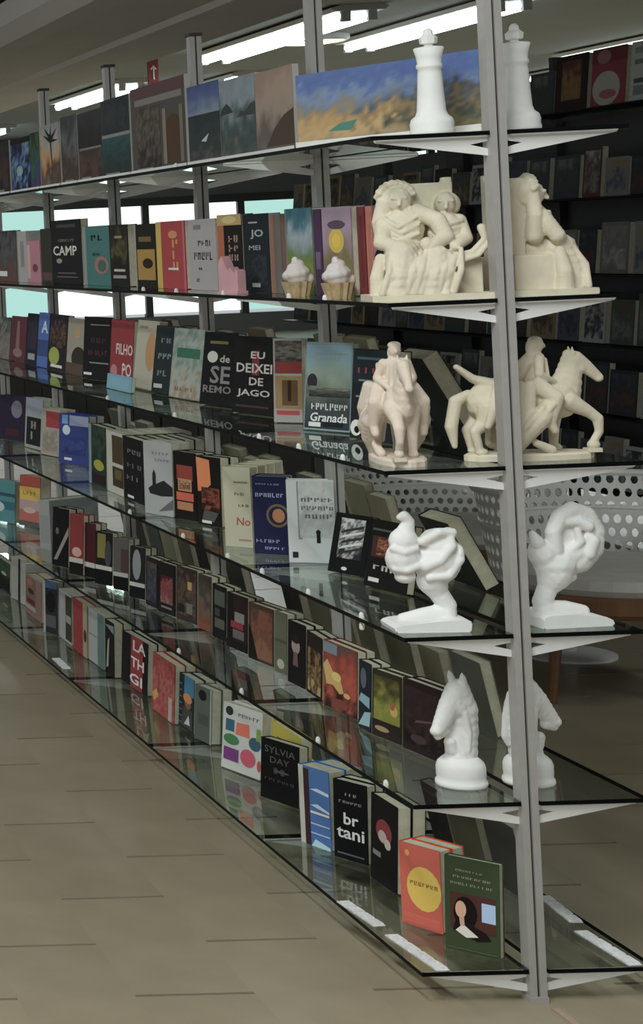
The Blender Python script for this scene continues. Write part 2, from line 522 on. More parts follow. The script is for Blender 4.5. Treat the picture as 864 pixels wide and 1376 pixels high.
cover_mats = {}
def cover_mat(col):
    if col not in cover_mats:
        c = ink(col)
        m = mat('cover_board_%02x%02x%02x' % col, col, 0.5, noise_amt=0.05, noise_scale=50, spec=0.12)
        for n in m.node_tree.nodes:
            if n.type == 'HUE_SAT': n.inputs['Color'].default_value = c
        cover_mats[col] = m
    return cover_mats[col]

def cover_mesh(w, h, t, col, spine_out=False, depth=0.12, flip=False):
    bm = bmesh.new(); k = 0.0013
    if spine_out:
        box(bm, -w/2, w/2, 0, k, 0, h)
        box(bm, -w/2, -w/2+k, k, depth, 0, h); box(bm, w/2-k, w/2, k, depth, 0, h)
    else:
        box(bm, -w/2, w/2, 0, k, 0, h); box(bm, -w/2, w/2, t-k, t, 0, h)
        if flip: box(bm, w/2-k, w/2, k, t-k, 0, h)
        else: box(bm, -w/2, -w/2+k, k, t-k, 0, h)
    me = bpy.data.meshes.new('cover')
    bmesh.ops.recalc_face_normals(bm, faces=bm.faces); bm.to_mesh(me); bm.free()
    me.materials.append(cover_mat(col))
    return me

def pages_mesh(w, h, t, spine_out=False, depth=0.12, flip=False):
    bm = bmesh.new(); k = 0.0014
    if spine_out:
        box(bm, -w/2+k, w/2-k, k, depth-0.003, 0.002, h-0.0025)
    else:
        if flip: box(bm, -w/2+0.002, w/2-k, k, t-k, 0.002, h-0.0025)
        else: box(bm, -w/2+k, w/2-0.002, k, t-k, 0.002, h-0.0025)
    me = bpy.data.meshes.new('pages')
    bmesh.ops.recalc_face_normals(bm, faces=bm.faces); bm.to_mesh(me); bm.free()
    me.materials.append(M['paper'])
    return me

def place_book(x, y, z, rz, lean, t, cm, pm, prm=None, name='book'):
    root = empty(name, (x, y, z + t*math.sin(lean)))
    root.rotation_euler = (-lean, 0, rz)
    link('cover', cm, root); link('pages', pm, root)
    if prm: link('cover_print', prm, root)
    return root

SHELF_NAME = ['top', 'second', 'third', 'fourth', 'fifth', 'bottom']
SPINE_OUT = {'m_white', 'm_purple', 'm_crimson', 'm_salmon', 'm_tan', 'f_paper', 'e_whitebox'}
W_ = (205, 205, 200); K_ = (14, 14, 16); G_ = (120, 122, 118); CR = (188, 180, 152)
def lines(x0, x1, ys, th, col):
    return [('r', x0, y-th/2, x1, y+th/2, col) for y in ys]
ART = {
# ---- top shelf: travel pictures
't_dark': ('dark brown picture at the far left of the top shelf', (40, 38, 38), [('g', .05, .05, .95, .95, [(30, 30, 34), (70, 50, 44), (36, 36, 40)], .6, 3, 1), ('r', .2, .06, .7, .14, (120, 116, 110))]),
't_swirl': ('deep blue swirling night picture on the top shelf', (28, 30, 42), [('g', .0, .0, 1, 1, [(22, 24, 40), (30, 48, 96), (96, 128, 150), (40, 58, 110), (24, 26, 44)], .9, 4, 2), ('e', .45, .42, .16, .09, (120, 150, 150)), ('r', 0, .9, 1, 1, (24, 24, 28))]),
't_green': ('narrow dark picture with green streaks beside the palm picture', (40, 42, 36), [('g', 0, 0, 1, 1, [(90, 50, 40), (36, 52, 110), (46, 90, 40), (44, 40, 34)], .6, 4, 3)]),
't_palm': ('beach sunset picture with a dark palm crown', (130, 122, 112), [('g', 0, 0, 1, 1, [(104, 98, 92), (70, 52, 40), (168, 112, 58), (150, 140, 128), (120, 122, 126)], .35, 4, 4), ('p', [(.5, .72), (.15, .86), (.45, .80), (.2, .98), (.52, .84), (.62, 1.0), (.6, .82), (.92, .93), (.66, .77), (.95, .74), (.62, .72)], (26, 30, 28)), ('p', [(.52, .74), (.58, .74), (.62, .4), (.57, .4)], (34, 30, 28))]),
't_ruin': ('dim brown ruins picture right of the palm picture', (60, 54, 50), [('g', 0, 0, 1, 1, [(72, 54, 42), (64, 50, 42), (92, 96, 98), (58, 58, 60)], .4, 5, 5), ('r', .15, .04, .7, .11, (122, 118, 112))]),
't_boats': ('dark harbour picture with a pale shoreline stripe', (44, 42, 42), [('g', 0, 0, 1, .5, [(52, 40, 36), (82, 60, 50), (60, 50, 46)], .6, 5, 6), ('r', .05, .48, .95, .51, (116, 108, 100)), ('g', 0, .51, 1, 1, [(40, 38, 38), (52, 52, 54)], .5, 4, 7), ('r', .1, .04, .5, .11, (124, 120, 114))]),
't_teal': ('dark teal sea picture with a light horizon line', (44, 52, 54), [('g', 0, 0, 1, .54, [(46, 44, 44), (36, 60, 60), (44, 76, 76)], .5, 5, 8), ('r', .0, .53, 1, .57, (120, 124, 120)), ('g', .1, .57, .9, .97, [(42, 44, 48), (52, 56, 62), (40, 42, 46)], .6, 5, 9), ('r', .1, .03, .6, .10, (118, 116, 110))]),
't_arch': ('wide picture of a stone arcade with maroon heading', (76, 70, 66), [('r', 0, .87, 1, 1, (84, 58, 62)), ('r', .08, .79, .95, .86, (116, 110, 104)), ('g', .1, .08, .55, .76, [(44, 40, 38), (70, 62, 54), (92, 84, 74), (62, 56, 50)], .6, 6, 10), ('r', .60, .1, .66, .7, (120, 112, 98)), ('r', .9, .1, .96, .7, (108, 100, 88)), ('r', .66, .1, .9, .5, (74, 52, 36)), ('e', .78, .5, .12, .12, (74, 52, 36)), ('r', .1, .02, .4, .09, (130, 126, 120)), ('r', .62, .02, .9, .08, (130, 126, 120))]),
't_bay': ('picture of a dark bay under deep blue sky', (60, 66, 84), [('g', 0, 0, 1, .66, [(78, 76, 72), (50, 54, 54), (44, 58, 56), (40, 46, 50)], .5, 5, 11), ('g', 0, .64, 1, 1, [(122, 130, 140), (66, 84, 130), (50, 66, 112)], .25, 3, 12), ('p', [(.4, .32), (.65, .40), (.55, .30)], (170, 176, 176)), ('r', .1, .03, .8, .10, (126, 124, 118))]),
't_isle': ('picture of rocky islets in grey-green sea', (100, 106, 110), [('g', 0, .0, 1, 1, [(96, 92, 84), (58, 68, 68), (70, 86, 88), (126, 136, 142), (112, 124, 134)], .3, 5, 13), ('p', [(.0, .58), (.06, .66), (.2, .72), (.3, .67), (.38, .6)], (50, 56, 54)), ('p', [(.48, .53), (.6, .6), (.72, .58), (.86, .66), (1, .68), (1, .53)], (58, 64, 60)), ('r', .1, .03, .8, .09, (130, 128, 122))]),
't_sunset': ('pinkish sunset picture of a headland', (128, 112, 100), [('g', 0, 0, 1, 1, [(104, 96, 88), (92, 82, 74), (140, 124, 110), (148, 128, 112), (138, 112, 98)], .25, 3, 14), ('p', [(.25, .12), (1, .12), (1, .52), (.75, .46), (.5, .33)], (72, 56, 44)), ('r', .1, .03, .7, .09, (136, 132, 126))]),
't_beach': ('long panoramic picture of golden cliffs under blue sky', (120, 120, 120), [('g', 0, 0, 1, 1, {'left': [(142, 128, 106), (158, 132, 94), (176, 144, 94), (166, 132, 82), (150, 120, 78), (110, 120, 132), (108, 126, 160), (76, 100, 152), (66, 90, 146), (72, 98, 154)], 'right': [(104, 92, 66), (124, 108, 72), (108, 98, 70), (64, 74, 70), (138, 110, 70), (70, 80, 88), (98, 116, 146), (72, 96, 148), (62, 86, 142), (70, 96, 152)]}, .17, 9, 15), ('p', [(.18, .22), (.31, .21), (.35, .34), (.25, .31)], (66, 122, 106)), ('r', .02, .02, .16, .07, (170, 166, 156))]),
# ---- second shelf
'm_grey': ('grey book with orange corner at far left of second shelf', (78, 76, 76), [('g', 0, 0, 1, 1, [(104, 62, 44), (70, 70, 74), (86, 84, 84), (46, 46, 50)], .6, 4, 20), ('r', .1, .1, .5, .2, W_)]),
'm_white': ('thin whitish book standing spine out beside the pink one', (158, 156, 154), [('r', .3, .3, .7, .8, (128, 126, 126))]),
'm_pink': ('short pink book near the left of the second shelf', (170, 108, 122), [('r', .0, .1, .25, .9, (190, 150, 150)), ('e', .6, .35, .2, .1, (110, 50, 60))]),
'm_olive': ('narrow olive black book left of the CAMP book', (52, 50, 42), [('r', .1, .05, .9, .2, (86, 60, 58))]),
'm_camp': ('black book titled CAMP in white on second shelf', (26, 26, 26), [('t', 'CAMP', .45, .52, .8, .15, (196, 192, 182)), ('w', 1, 8, .5, .68, .55, .06, (120, 116, 108), False), ('e', .25, .36, .1, .04, (140, 132, 110)), ('r', .15, .1, .85, .12, (92, 88, 80)), ('r', .2, .16, .8, .18, (92, 88, 80)), ('r', .2, .88, .85, .93, (64, 62, 58))]),
'm_teal': ('teal book with a rust ring on second shelf', (62, 110, 108), [('r', 0, 0, .12, 1, (130, 138, 136)), ('e', .68, .34, .26, .15, (146, 104, 92)), ('e', .7, .33, .16, .1, (66, 92, 92)), ('w', 1, 2, .55, .80, .5, .14, (22, 40, 44)), ('w', 1, 2, .5, .52, .3, .07, (28, 54, 54))]),
'm_black': ('black and bronze book beside the teal ring book', (30, 28, 24), [('g', .05, .35, .95, .98, [(30, 28, 22), (88, 76, 44), (52, 46, 32), (28, 26, 22)], .5, 4, 21), ('r', .2, .24, .8, .28, (176, 170, 158)), ('r', .15, .13, .85, .18, (150, 144, 134)), ('r', .3, .78, .7, .82, (140, 130, 100))]),
'm_yellow': ('black book with a mustard panel left of the red one', (30, 27, 22), [('r', .1, .12, .95, .6, (160, 120, 36)), ('e', .6, .38, .25, .08, (40, 32, 20)), ('r', .2, .72, .8, .8, (110, 88, 40)), ('r', 0, 0, .07, 1, (150, 146, 138))]),
'm_red': ('bright red book with gold letters and yellow spine edge', (156, 30, 34), [('r', 0, 0, .18, 1, (188, 158, 52)), ('w', 3, 1, .66, .5, .26, .5, (190, 132, 64)), ('r', .4, .28, .75, .31, W_), ('r', .93, 0, 1, 1, (176, 74, 96)), ('e', .6, .8, .16, .06, (190, 120, 70))]),
'm_script': ('pale grey book with black handwritten title on second shelf', (160, 154, 156), [('w', 1, 4, .6, .66, .55, .11, (40, 38, 42)), ('w', 1, 5, .52, .48, .72, .15, (46, 30, 40), True, .3), ('w', 1, 1, .4, .3, .16, .06, (60, 58, 60)), ('w', 1, 1, .3, .14, .14, .06, (60, 58, 60)), ('r', .2, .86, .45, .92, (120, 112, 116))]),
'm_orange': ('orange topped black book behind the pink ornament', (58, 30, 22), [('r', .28, .0, 1, .86, (22, 20, 20)), ('r', 0, .86, 1, 1, (178, 148, 84)), ('e', .5, .93, .3, .05, (200, 180, 120)), ('r', 0, 0, .28, .86, (160, 84, 40)), ('w', 3, 2, .66, .56, .44, .36, (160, 130, 116))]),
'm_jo': ('dark navy book titled JO in white on second shelf', (24, 32, 38), [('t', 'JO', .55, .74, .5, .12, (150, 162, 162)), ('t', 'MEI', .45, .57, .45, .06, (140, 150, 150)), ('g', .1, .1, .9, .48, [(28, 34, 38), (42, 56, 62), (28, 36, 42)], .8, 5, 22), ('r', .3, .07, .62, .12, (160, 164, 160)), ('r', .25, .88, .6, .9, (150, 158, 158))]),
'm_tan': ('tan and grey spine right of the JO book', (112, 84, 76), [('r', .0, .0, .35, 1, (130, 98, 84)), ('r', .62, 0, 1, 1, (96, 100, 98))]),
'm_land': ('green meadow landscape book under teal sky on second shelf', (84, 96, 84), [('g', 0, 0, 1, 1, [(60, 84, 34), (84, 110, 40), (128, 136, 44), (92, 116, 56), (124, 140, 140), (148, 160, 168), (60, 108, 124), (44, 90, 108)], .16, 5, 23), ('r', 0, 0, .06, 1, (120, 132, 130))]),
'm_purple': ('slim purple spine between the two landscape books', (70, 44, 76), [('r', .2, .3, .8, .5, (110, 90, 116))]),
'm_sun': ('lilac landscape book with a round yellow sun', (140, 118, 136), [('g', 0, 0, 1, 1, [(96, 110, 40), (120, 124, 44), (112, 104, 64), (150, 124, 140), (160, 136, 156), (150, 128, 150)], .16, 4, 24), ('e', .48, .62, .26, .14, (196, 168, 44)), ('e', .48, .62, .14, .08, (212, 176, 40)), ('e', .5, .8, .3, .05, (80, 70, 84))]),
'm_crimson': ('dark crimson spine left of the salmon spine', (112, 30, 34), [('r', .3, .1, .7, .9, (96, 26, 32))]),
'm_salmon': ('salmon coloured spine next to the dark crimson one', (176, 104, 82), [('r', .2, .2, .8, .8, (162, 92, 74))]),
'm_suit': ('violet book showing a figure in a black suit', (128, 88, 118), [('g', 0, .4, 1, 1, [(150, 120, 140), (136, 92, 124), (110, 66, 100)], .3, 4, 25), ('p', [(.0, .0), (1, 0), (1, .5), (.75, .62), (.35, .62), (.0, .45)], (18, 16, 20)), ('e', .5, .68, .2, .08, (120, 84, 74)), ('e', .52, .75, .22, .06, (24, 20, 22)), ('p', [(.45, .60), (.62, .60), (.53, .48)], (190, 180, 180))]),
# ---- third shelf
'c_grey': ('grey mottled book at far left of third shelf', (84, 92, 88), [('g', 0, 0, 1, 1, [(110, 100, 84), (130, 128, 124), (60, 72, 70)], .7, 5, 26)]),
'c_maroon': ('maroon book with a pale ghost figure on third shelf', (92, 40, 48), [('p', [(.35, .3), (.6, .3), (.55, .9), (.4, .9)], (136, 92, 90)), ('e', .5, .2, .3, .1, (130, 110, 108))]),
'c_navy': ('dark navy book left of the bright blue A book', (28, 32, 50), [('g', .1, .3, .9, .9, [(40, 44, 60), (60, 50, 60), (30, 32, 44)], .7, 5, 27), ('r', .2, .1, .8, .22, (150, 150, 150))]),
'c_blueA': ('bright blue book with a white letter A', (52, 92, 168), [('t', 'A', .6, .74, .6, .22, (190, 210, 230)), ('r', 0, .2, 1, .5, (36, 66, 120))]),
'c_lime': ('dark collage book with lime patch on third shelf', (36, 34, 36), [('g', .1, .4, .9, .95, [(30, 30, 34), (110, 72, 40), (60, 50, 60), (40, 36, 40)], .8, 6, 28), ('e', .35, .25, .28, .16, (150, 160, 70)), ('r', .2, .05, .8, .1, W_)]),
'c_blob': ('cream book with a dark brown blot low on it', (150, 142, 130), [('e', .7, .3, .4, .2, (52, 44, 38)), ('r', 0, 0, 1, .2, (84, 68, 56)), ('e', .6, .75, .2, .12, (170, 140, 100))]),
'c_maroontext': ('black book with faint maroon lettering on third shelf', (20, 18, 20), [('w', 1, 3, .55, .62, .6, .12, (70, 34, 40)), ('w', 1, 6, .55, .42, .75, .12, (92, 34, 40)), ('r', .25, .86, .95, .88, (120, 120, 120)), ('r', .25, .25, .95, .27, (130, 130, 130)), ('r', .05, .06, .35, .10, W_)]),
'c_filho': ('red book titled FILHO in white letters', (138, 26, 36), [('t', 'FILHO', .62, .55, .72, .17, (206, 190, 186)), ('t', 'PO', .76, .24, .4, .2, (206, 190, 186)), ('e', .2, .2, .15, .1, (170, 110, 112))]),
'c_oval': ('cream book with an orange oval on third shelf', (176, 168, 150), [('e', .72, .55, .24, .28, (178, 130, 78)), ('r', .1, .88, .5, .92, (140, 130, 112))]),
'c_teal': ('dark teal book beside the orange oval book', (32, 42, 44), [('w', 1, 2, .5, .78, .5, .1, (110, 130, 126)), ('w', 1, 3, .5, .55, .65, .11, (130, 146, 142)), ('w', 1, 2, .45, .3, .5, .12, (120, 134, 130)), ('r', .1, .08, .5, .14, (170, 176, 172))]),
'c_map': ('pale mint patterned book with a green title band', (140, 152, 144), [('g', .0, .0, 1, 1, [(140, 122, 104), (160, 156, 144), (150, 162, 154), (110, 130, 120), (156, 164, 158)], .6, 7, 29), ('r', .15, .58, .9, .72, (44, 102, 84)), ('w', 1, 4, .5, .13, .7, .07, (130, 84, 66))]),
'c_seremo': ('black book reading SE REMO in grey letters', (16, 15, 17), [('t', 'SE', .56, .42, .6, .24, (130, 126, 122)), ('t', 'REMO', .5, .22, .85, .1, (120, 116, 112)), ('e', .3, .66, .16, .08, (190, 188, 182)), ('t', 'de', .68, .64, .3, .1, (170, 166, 160)), ('r', .2, .84, .75, .88, (110, 100, 50))]),
'c_eu': ('black book reading EU DEIXEI DE JAGO in white', (20, 18, 19), [('r', .46, .5, .64, .82, (116, 24, 34)), ('t', 'EU', .6, .76, .34, .09, (196, 190, 188)), ('t', 'DEIXEI', .52, .59, .86, .12, (190, 184, 182)), ('t', 'DE', .58, .42, .34, .1, (190, 184, 182)), ('t', 'JAGO', .52, .26, .8, .11, (180, 174, 172)), ('r', .1, .08, .9, .11, (64, 44, 46))]),
'c_faces': ('book with figures, a red band and tan lower half', (150, 146, 140), [('g', .06, .72, 1, .97, [(52, 50, 48), (110, 104, 98), (70, 64, 60)], .9, 7, 30), ('r', .06, .58, 1, .72, (122, 32, 32)), ('r', .06, .16, 1, .55, (140, 112, 70)), ('r', .3, .2, .85, .5, (92, 68, 42)), ('r', .1, .09, .9, .14, (160, 40, 40)), ('r', .5, .25, .62, .5, (52, 36, 26))]),
'c_granada': ('pale blue green book titled Granada in white script', (118, 140, 148), [('g', .02, .02, .98, .97, [(44, 50, 54), (60, 66, 68), (66, 72, 72), (116, 126, 112), (136, 150, 140), (124, 150, 160), (120, 150, 166)], .1, 5, 31), ('e', .16, .55, .11, .09, (50, 46, 58)), ('g', .1, .38, .98, .50, [(42, 46, 48), (74, 78, 74), (130, 134, 118)], .4, 9, 32), ('w', 1, 8, .55, .27, .8, .1, (205, 208, 208), False, .3), ('t', 'Granada', .55, .15, .8, .1, (205, 208, 208), True, .3), ('r', .42, .05, .85, .1, (30, 32, 34)), ('r', .12, .04, .38, .09, W_), ('w', 1, 14, .55, .88, .7, .04, (150, 170, 178)), ('w', 1, 6, .5, .82, .5, .04, (150, 170, 178))]),
'c_redtext': ('black teal book with red lettering beside the rider statue', (26, 32, 36), [('r', 0, .62, 1, .98, (30, 40, 46)), ('w', 1, 5, .5, .76, .8, .09, (156, 40, 48)), ('w', 1, 4, .55, .4, .8, .11, (164, 34, 42)), ('r', .15, .64, .9, .66, (120, 130, 134)), ('r', .1, .46, .9, .48, (120, 130, 134)), ('r', .1, .88, .9, .91, (70, 96, 104)), ('e', .15, .12, .13, .09, W_), ('e', .17, .1, .06, .04, K_), ('r', .4, .06, .8, .1, (130, 130, 130))]),
'c_pad': ('small light blue pad on the edge of third shelf', (104, 152, 172), [('r', .1, .2, .9, .8, (112, 158, 176))]),
# ---- fourth shelf
'd_purple': ('dark purple book at far left of fourth shelf', (42, 30, 56), [('e', .7, .7, .2, .2, (120, 116, 130)), ('r', .3, .1, .8, .25, (70, 30, 36))]),
'd_frame': ('black book with a thin white frame on fourth shelf', (150, 152, 150), [('r', .08, .06, .92, .62, (26, 26, 28)), ('w', 2, 1, .5, .36, .4, .42, (140, 138, 134)), ('r', 0, .68, 1, 1, (140, 146, 164))]),
'd_redsq': ('cream book with a red square on fourth shelf', (158, 148, 134), [('r', .25, .6, .98, .95, (150, 28, 30)), ('g', .1, .05, .9, .55, [(150, 140, 126), (130, 118, 106), (160, 150, 136)], .7, 6, 33)]),
'd_blue': ('royal blue book with white emblem on fourth shelf', (30, 50, 120), [('r', .35, .78, .98, .98, (140, 150, 180)), ('e', .25, .68, .13, .1, (190, 200, 216)), ('r', .1, .8, .3, .98, (90, 140, 200)), ('r', .2, .08, .45, .13, W_), ('g', .1, .2, .9, .55, [(24, 40, 100), (36, 60, 130), (28, 44, 110)], .6, 5, 34)]),
'd_green': ('dark green book with a yellow spot on fourth shelf', (34, 48, 44), [('r', 0, 0, .16, 1, (120, 138, 140)), ('g', .16, .4, 1, 1, [(30, 40, 34), (44, 70, 50), (30, 40, 40)], .6, 4, 35), ('e', .6, .35, .3, .09, (150, 150, 44)), ('r', .2, .04, .95, .2, (40, 20, 24))]),
'd_white': ('white edged book with a brown panel on fourth shelf', (176, 174, 164), [('r', .35, .5, 1, .95, (72, 54, 34)), ('r', .35, .12, 1, .44, (60, 48, 30)), ('r', .5, .25, .9, .4, (96, 80, 44))]),
'd_black': ('black book with grey block letters on fourth shelf', (18, 18, 20), [('w', 1, 3, .55, .78, .7, .1, (110, 112, 114)), ('w', 1, 3, .55, .56, .75, .1, (90, 92, 96)), ('w', 1, 3, .5, .36, .7, .1, (110, 112, 112)), ('r', .2, .04, .5, .08, W_)]),
'd_silh': ('white book with a black city silhouette on fourth shelf', (158, 160, 160), [('w', 1, 5, .6, .84, .6, .06, (110, 112, 112)), ('w', 1, 5, .65, .75, .5, .05, (110, 112, 112)), ('p', [(.15, .35), (.3, .4), (.3, .55), (.36, .62), (.42, .55), (.42, .42), (.7, .48), (1, .4), (1, .28), (.6, .26), (.2, .28)], (36, 38, 40)), ('p', [(.5, .05), (1, .24), (1, .1)], (96, 98, 98))]),
'd_orange': ('black book with orange patterned centre on fourth shelf', (24, 18, 16), [('r', .15, .58, .85, .8, (140, 40, 24)), ('r', .2, .42, .8, .6, (182, 130, 80)), ('g', .25, .44, .75, .58, [(160, 110, 70), (90, 50, 36), (190, 150, 100)], .9, 9, 36), ('r', .12, .28, .88, .4, (190, 66, 26)), ('r', .15, .14, .85, .26, (170, 110, 66))]),
'd_flame': ('orange flame book with black base on fourth shelf', (24, 20, 18), [('p', [(0, .98), (.55, .95), (.6, .6), (.35, .5), (.05, .48)], (214, 112, 44)), ('g', .2, .22, .95, .55, [(40, 24, 18), (150, 60, 26), (60, 30, 22)], .8, 6, 37), ('p', [(.2, .06), (.7, .06), (.9, .2), (.3, .22)], (80, 80, 78)), ('r', .2, .03, .6, .07, W_)]),
'd_cream': ('cream book with small red title on fourth shelf', (178, 174, 150), [('t', 'No', .7, .32, .5, .1, (150, 70, 44), True, .2), ('w', 1, 4, .6, .66, .4, .05, (90, 80, 60)), ('w', 1, 3, .72, .52, .4, .04, (70, 60, 50)), ('r', .5, .08, .95, .1, (150, 120, 90)), ('r', .4, .8, .9, .82, (120, 116, 96))]),
'd_emblem': ('navy book with round gold emblem on fourth shelf', (24, 28, 66), [('e', .72, .5, .34, .15, (112, 92, 64)), ('e', .72, .5, .27, .12, (30, 34, 70)), ('e', .74, .5, .18, .09, (176, 110, 60)), ('w', 1, 7, .5, .76, .85, .07, (150, 156, 190), False, .2), ('w', 1, 8, .45, .9, .7, .03, (130, 134, 170)), ('w', 1, 6, .4, .17, .7, .06, (140, 146, 180), False, .2), ('w', 1, 5, .6, .08, .6, .05, (140, 146, 180), False, .2)]),
'd_city': ('white book with grey streets and a small walking figure', (190, 192, 194), [('r', .22, .28, .3, .98, (126, 128, 130)), ('r', .32, .34, .38, .98, (142, 144, 146)), ('g', .25, .3, 1, .98, [(176, 178, 180), (150, 152, 154), (190, 192, 192), (172, 174, 176)], .5, 8, 38), ('w', 1, 5, .64, .76, .7, .07, (92, 92, 94)), ('w', 1, 6, .64, .66, .7, .07, (92, 92, 94)), ('w', 1, 4, .66, .56, .6, .07, (92, 92, 94)), ('r', .6, .24, .68, .35, (28, 28, 30)), ('e', .64, .37, .05, .03, (30, 28, 28)), ('r', .08, .06, .2, .13, (40, 40, 42))]),
'd_feather': ('black framed book with white feather strokes on fourth shelf', (16, 16, 18), [('g', .18, .25, .85, .92, [(40, 40, 42), (180, 180, 178), (60, 60, 62), (190, 190, 188)], .9, 5, 39)] + [('p', [(.2, .3+.09*i), (.8, .42+.09*i), (.85, .47+.09*i), (.3, .36+.09*i)], (200, 200, 198) if i % 2 else (50, 50, 52)) for i in range(5)] + [('e', .45, .08, .08, .03, W_)]),
'd_band': ('black book with copper picture band beside the sculpture', (18, 16, 16), [('r', .05, .84, .95, .87, (84, 84, 84)), ('r', .08, .45, .95, .76, (64, 36, 26)), ('g', .2, .48, .85, .74, [(60, 34, 24), (180, 96, 54), (80, 44, 30)], .9, 7, 40), ('w', 1, 4, .55, .3, .8, .11, (176, 174, 170)), ('r', .1, .08, .35, .14, W_)]),
# ---- fifth shelf
'e_mag': ('red and yellow magazine pile at left of fifth shelf', (150, 50, 36), [('r', 0, .78, 1, 1, (166, 54, 38)), ('r', 0, .52, 1, .78, (206, 166, 50)), ('w', 1, 4, .5, .66, .7, .12, (150, 120, 30)), ('r', 0, .3, 1, .52, (170, 140, 140)), ('r', 0, .08, 1, .32, (170, 84, 70)), ('e', .5, .32, .3, .06, (190, 160, 150)), ('r', 0, 0, 1, .1, (90, 82, 80))]),
'e_tealmag': ('teal striped magazine at far left of fifth shelf', (70, 128, 136), [('r', 0, .62, 1, .7, (40, 76, 92)), ('r', 0, .3, 1, .5, (40, 100, 110)), ('e', .2, .35, .3, .12, (170, 190, 190))]),
'e_whitebox': ('tall whitish book standing spine out on fifth shelf', (136, 140, 138), [('r', .1, .3, .9, .75, (126, 130, 132)), ('r', .0, .0, 1, .2, (120, 122, 114))]),
'e_blackpic': ('black book with a pale diagonal beam on fifth shelf', (16, 16, 18), [('p', [(.1, .1), (.3, .1), (1, .55), (1, .7)], (130, 124, 118)), ('e', .3, .6, .1, .06, (90, 90, 92))]),
'e_red': ('dark red book with white waistband on fifth shelf', (118, 26, 28), [('r', .0, .0, 1, .2, (20, 18, 18)), ('r', 0, .2, 1, .28, (170, 168, 160)), ('e', .55, .38, .35, .08, (176, 140, 126))]),
'e_darkred': ('narrow maroon book with white waistband on fifth shelf', (64, 18, 20), [('r', .0, .0, 1, .18, (16, 14, 14)), ('r', 0, .18, 1, .27, (176, 172, 164))]),
'e_yellow': ('black book with olive yellow top and white waistband', (26, 24, 24), [('r', .1, .5, .6, .96, (120, 108, 40)), ('e', .75, .6, .2, .25, (60, 62, 68)), ('r', 0, .28, 1, .36, (176, 174, 166)), ('r', 0, 0, 1, .28, (12, 12, 13))]),
'e_ash': ('ash grey book with dark foot and white waistband', (84, 80, 78), [('r', .5, .35, 1, .8, (72, 52, 48)), ('r', 0, .26, 1, .34, (160, 158, 152)), ('r', 0, 0, 1, .26, (14, 14, 15))]),
'e_mist': ('black book with a misty white column on fifth shelf', (30, 30, 32), [('e', .45, .65, .28, .3, (130, 132, 132)), ('r', 0, .22, 1, .3, (170, 170, 164)), ('r', 0, 0, 1, .22, (14, 14, 15))]),
'e_bluefig': ('dark book with a blue grey figure on fifth shelf', (26, 26, 30), [('g', .1, .1, .9, .9, [(40, 42, 52), (70, 74, 90), (36, 38, 48), (84, 70, 56)], .7, 6, 41)]),
'e_redfig': ('black book with a red clothed figure on fifth shelf', (20, 17, 17), [('g', .15, .2, .85, .75, [(120, 96, 92), (110, 34, 36), (130, 60, 58), (60, 24, 24)], .6, 5, 42), ('r', .2, .1, .8, .14, (120, 110, 104))]),
'e_collage': ('brown photo collage book on fifth shelf', (52, 42, 36), [('g', .05, .1, .95, .95, [(40, 34, 30), (92, 78, 66), (60, 50, 44), (96, 60, 44), (44, 36, 32)], .8, 6, 43), ('r', .55, .6, .75, .75, (176, 130, 60)), ('r', .1, .15, .4, .3, (30, 26, 24)), ('r', .5, .15, .8, .35, (110, 102, 94))]),
'e_rust': ('rust and grey book between collage and grid books', (70, 54, 44), [('g', 0, .1, 1, .95, [(110, 58, 38), (96, 84, 72), (70, 62, 54), (56, 48, 42)], .4, 5, 44), ('r', 0, 0, 1, .12, (120, 62, 40))]),
'e_grid': ('black book with grey green grid on fifth shelf', (18, 18, 18), [('r', .15, .62, .9, .9, (76, 80, 72)), ('r', .2, .42, .55, .56, (60, 62, 58)), ('r', .2, .2, .9, .38, (84, 84, 78))]),
'e_maroon': ('black maroon book with a red and grey flag patch', (40, 20, 22), [('r', .0, .0, .3, 1, (20, 15, 15)), ('r', .38, .5, .85, .68, (124, 120, 116)), ('r', .2, .38, .8, .5, (130, 26, 34)), ('r', .3, .2, .85, .36, (96, 92, 86)), ('r', 0, 0, 1, .14, (16, 14, 14))]),
'e_brown': ('brown orange collage book in the middle of fifth shelf', (70, 46, 34), [('g', .1, .05, .95, .92, [(130, 84, 48), (122, 82, 54), (100, 58, 42), (124, 62, 44), (80, 54, 40)], .4, 5, 45), ('p', [(0, .0), (.4, 0), (.1, .55), (0, .6)], (20, 16, 15))]),
'e_sage': ('narrow sage green book on fifth shelf', (92, 94, 78), [('e', .5, .15, .3, .08, (170, 164, 150)), ('r', .0, .5, 1, .55, (74, 76, 62))]),
'e_woman': ('black book with a pale woman on fifth shelf', (18, 15, 17), [('e', .45, .62, .24, .13, (150, 126, 122)), ('p', [(.3, .3), (.6, .3), (.55, .52), (.35, .52)], (108, 76, 76)), ('e', .45, .74, .26, .08, (30, 20, 20))]),
'e_gold': ('dark book with gold streaks left of the fiery one', (34, 26, 22), [('g', .1, .05, .95, .75, [(170, 140, 80), (60, 40, 26), (150, 116, 60), (48, 34, 26)], .7, 5, 46)]),
'e_dragon': ('fiery red fantasy book with a golden creature', (92, 40, 26), [('g', 0, 0, 1, 1, [(46, 24, 18), (110, 40, 22), (170, 60, 24), (150, 50, 22), (130, 40, 24), (90, 70, 66)], .4, 5, 47), ('p', [(.0, .62), (.12, .72), (.3, .56), (.52, .48), (.62, .3), (.5, .26), (.3, .36), (.1, .34), (.06, .46)], (196, 156, 80)), ('e', .4, .5, .14, .07, (214, 180, 100)), ('r', 0, .82, .42, .98, (112, 126, 136)), ('e', .72, .28, .1, .04, (220, 150, 90)), ('e', .55, .12, .24, .07, (120, 50, 36))]),
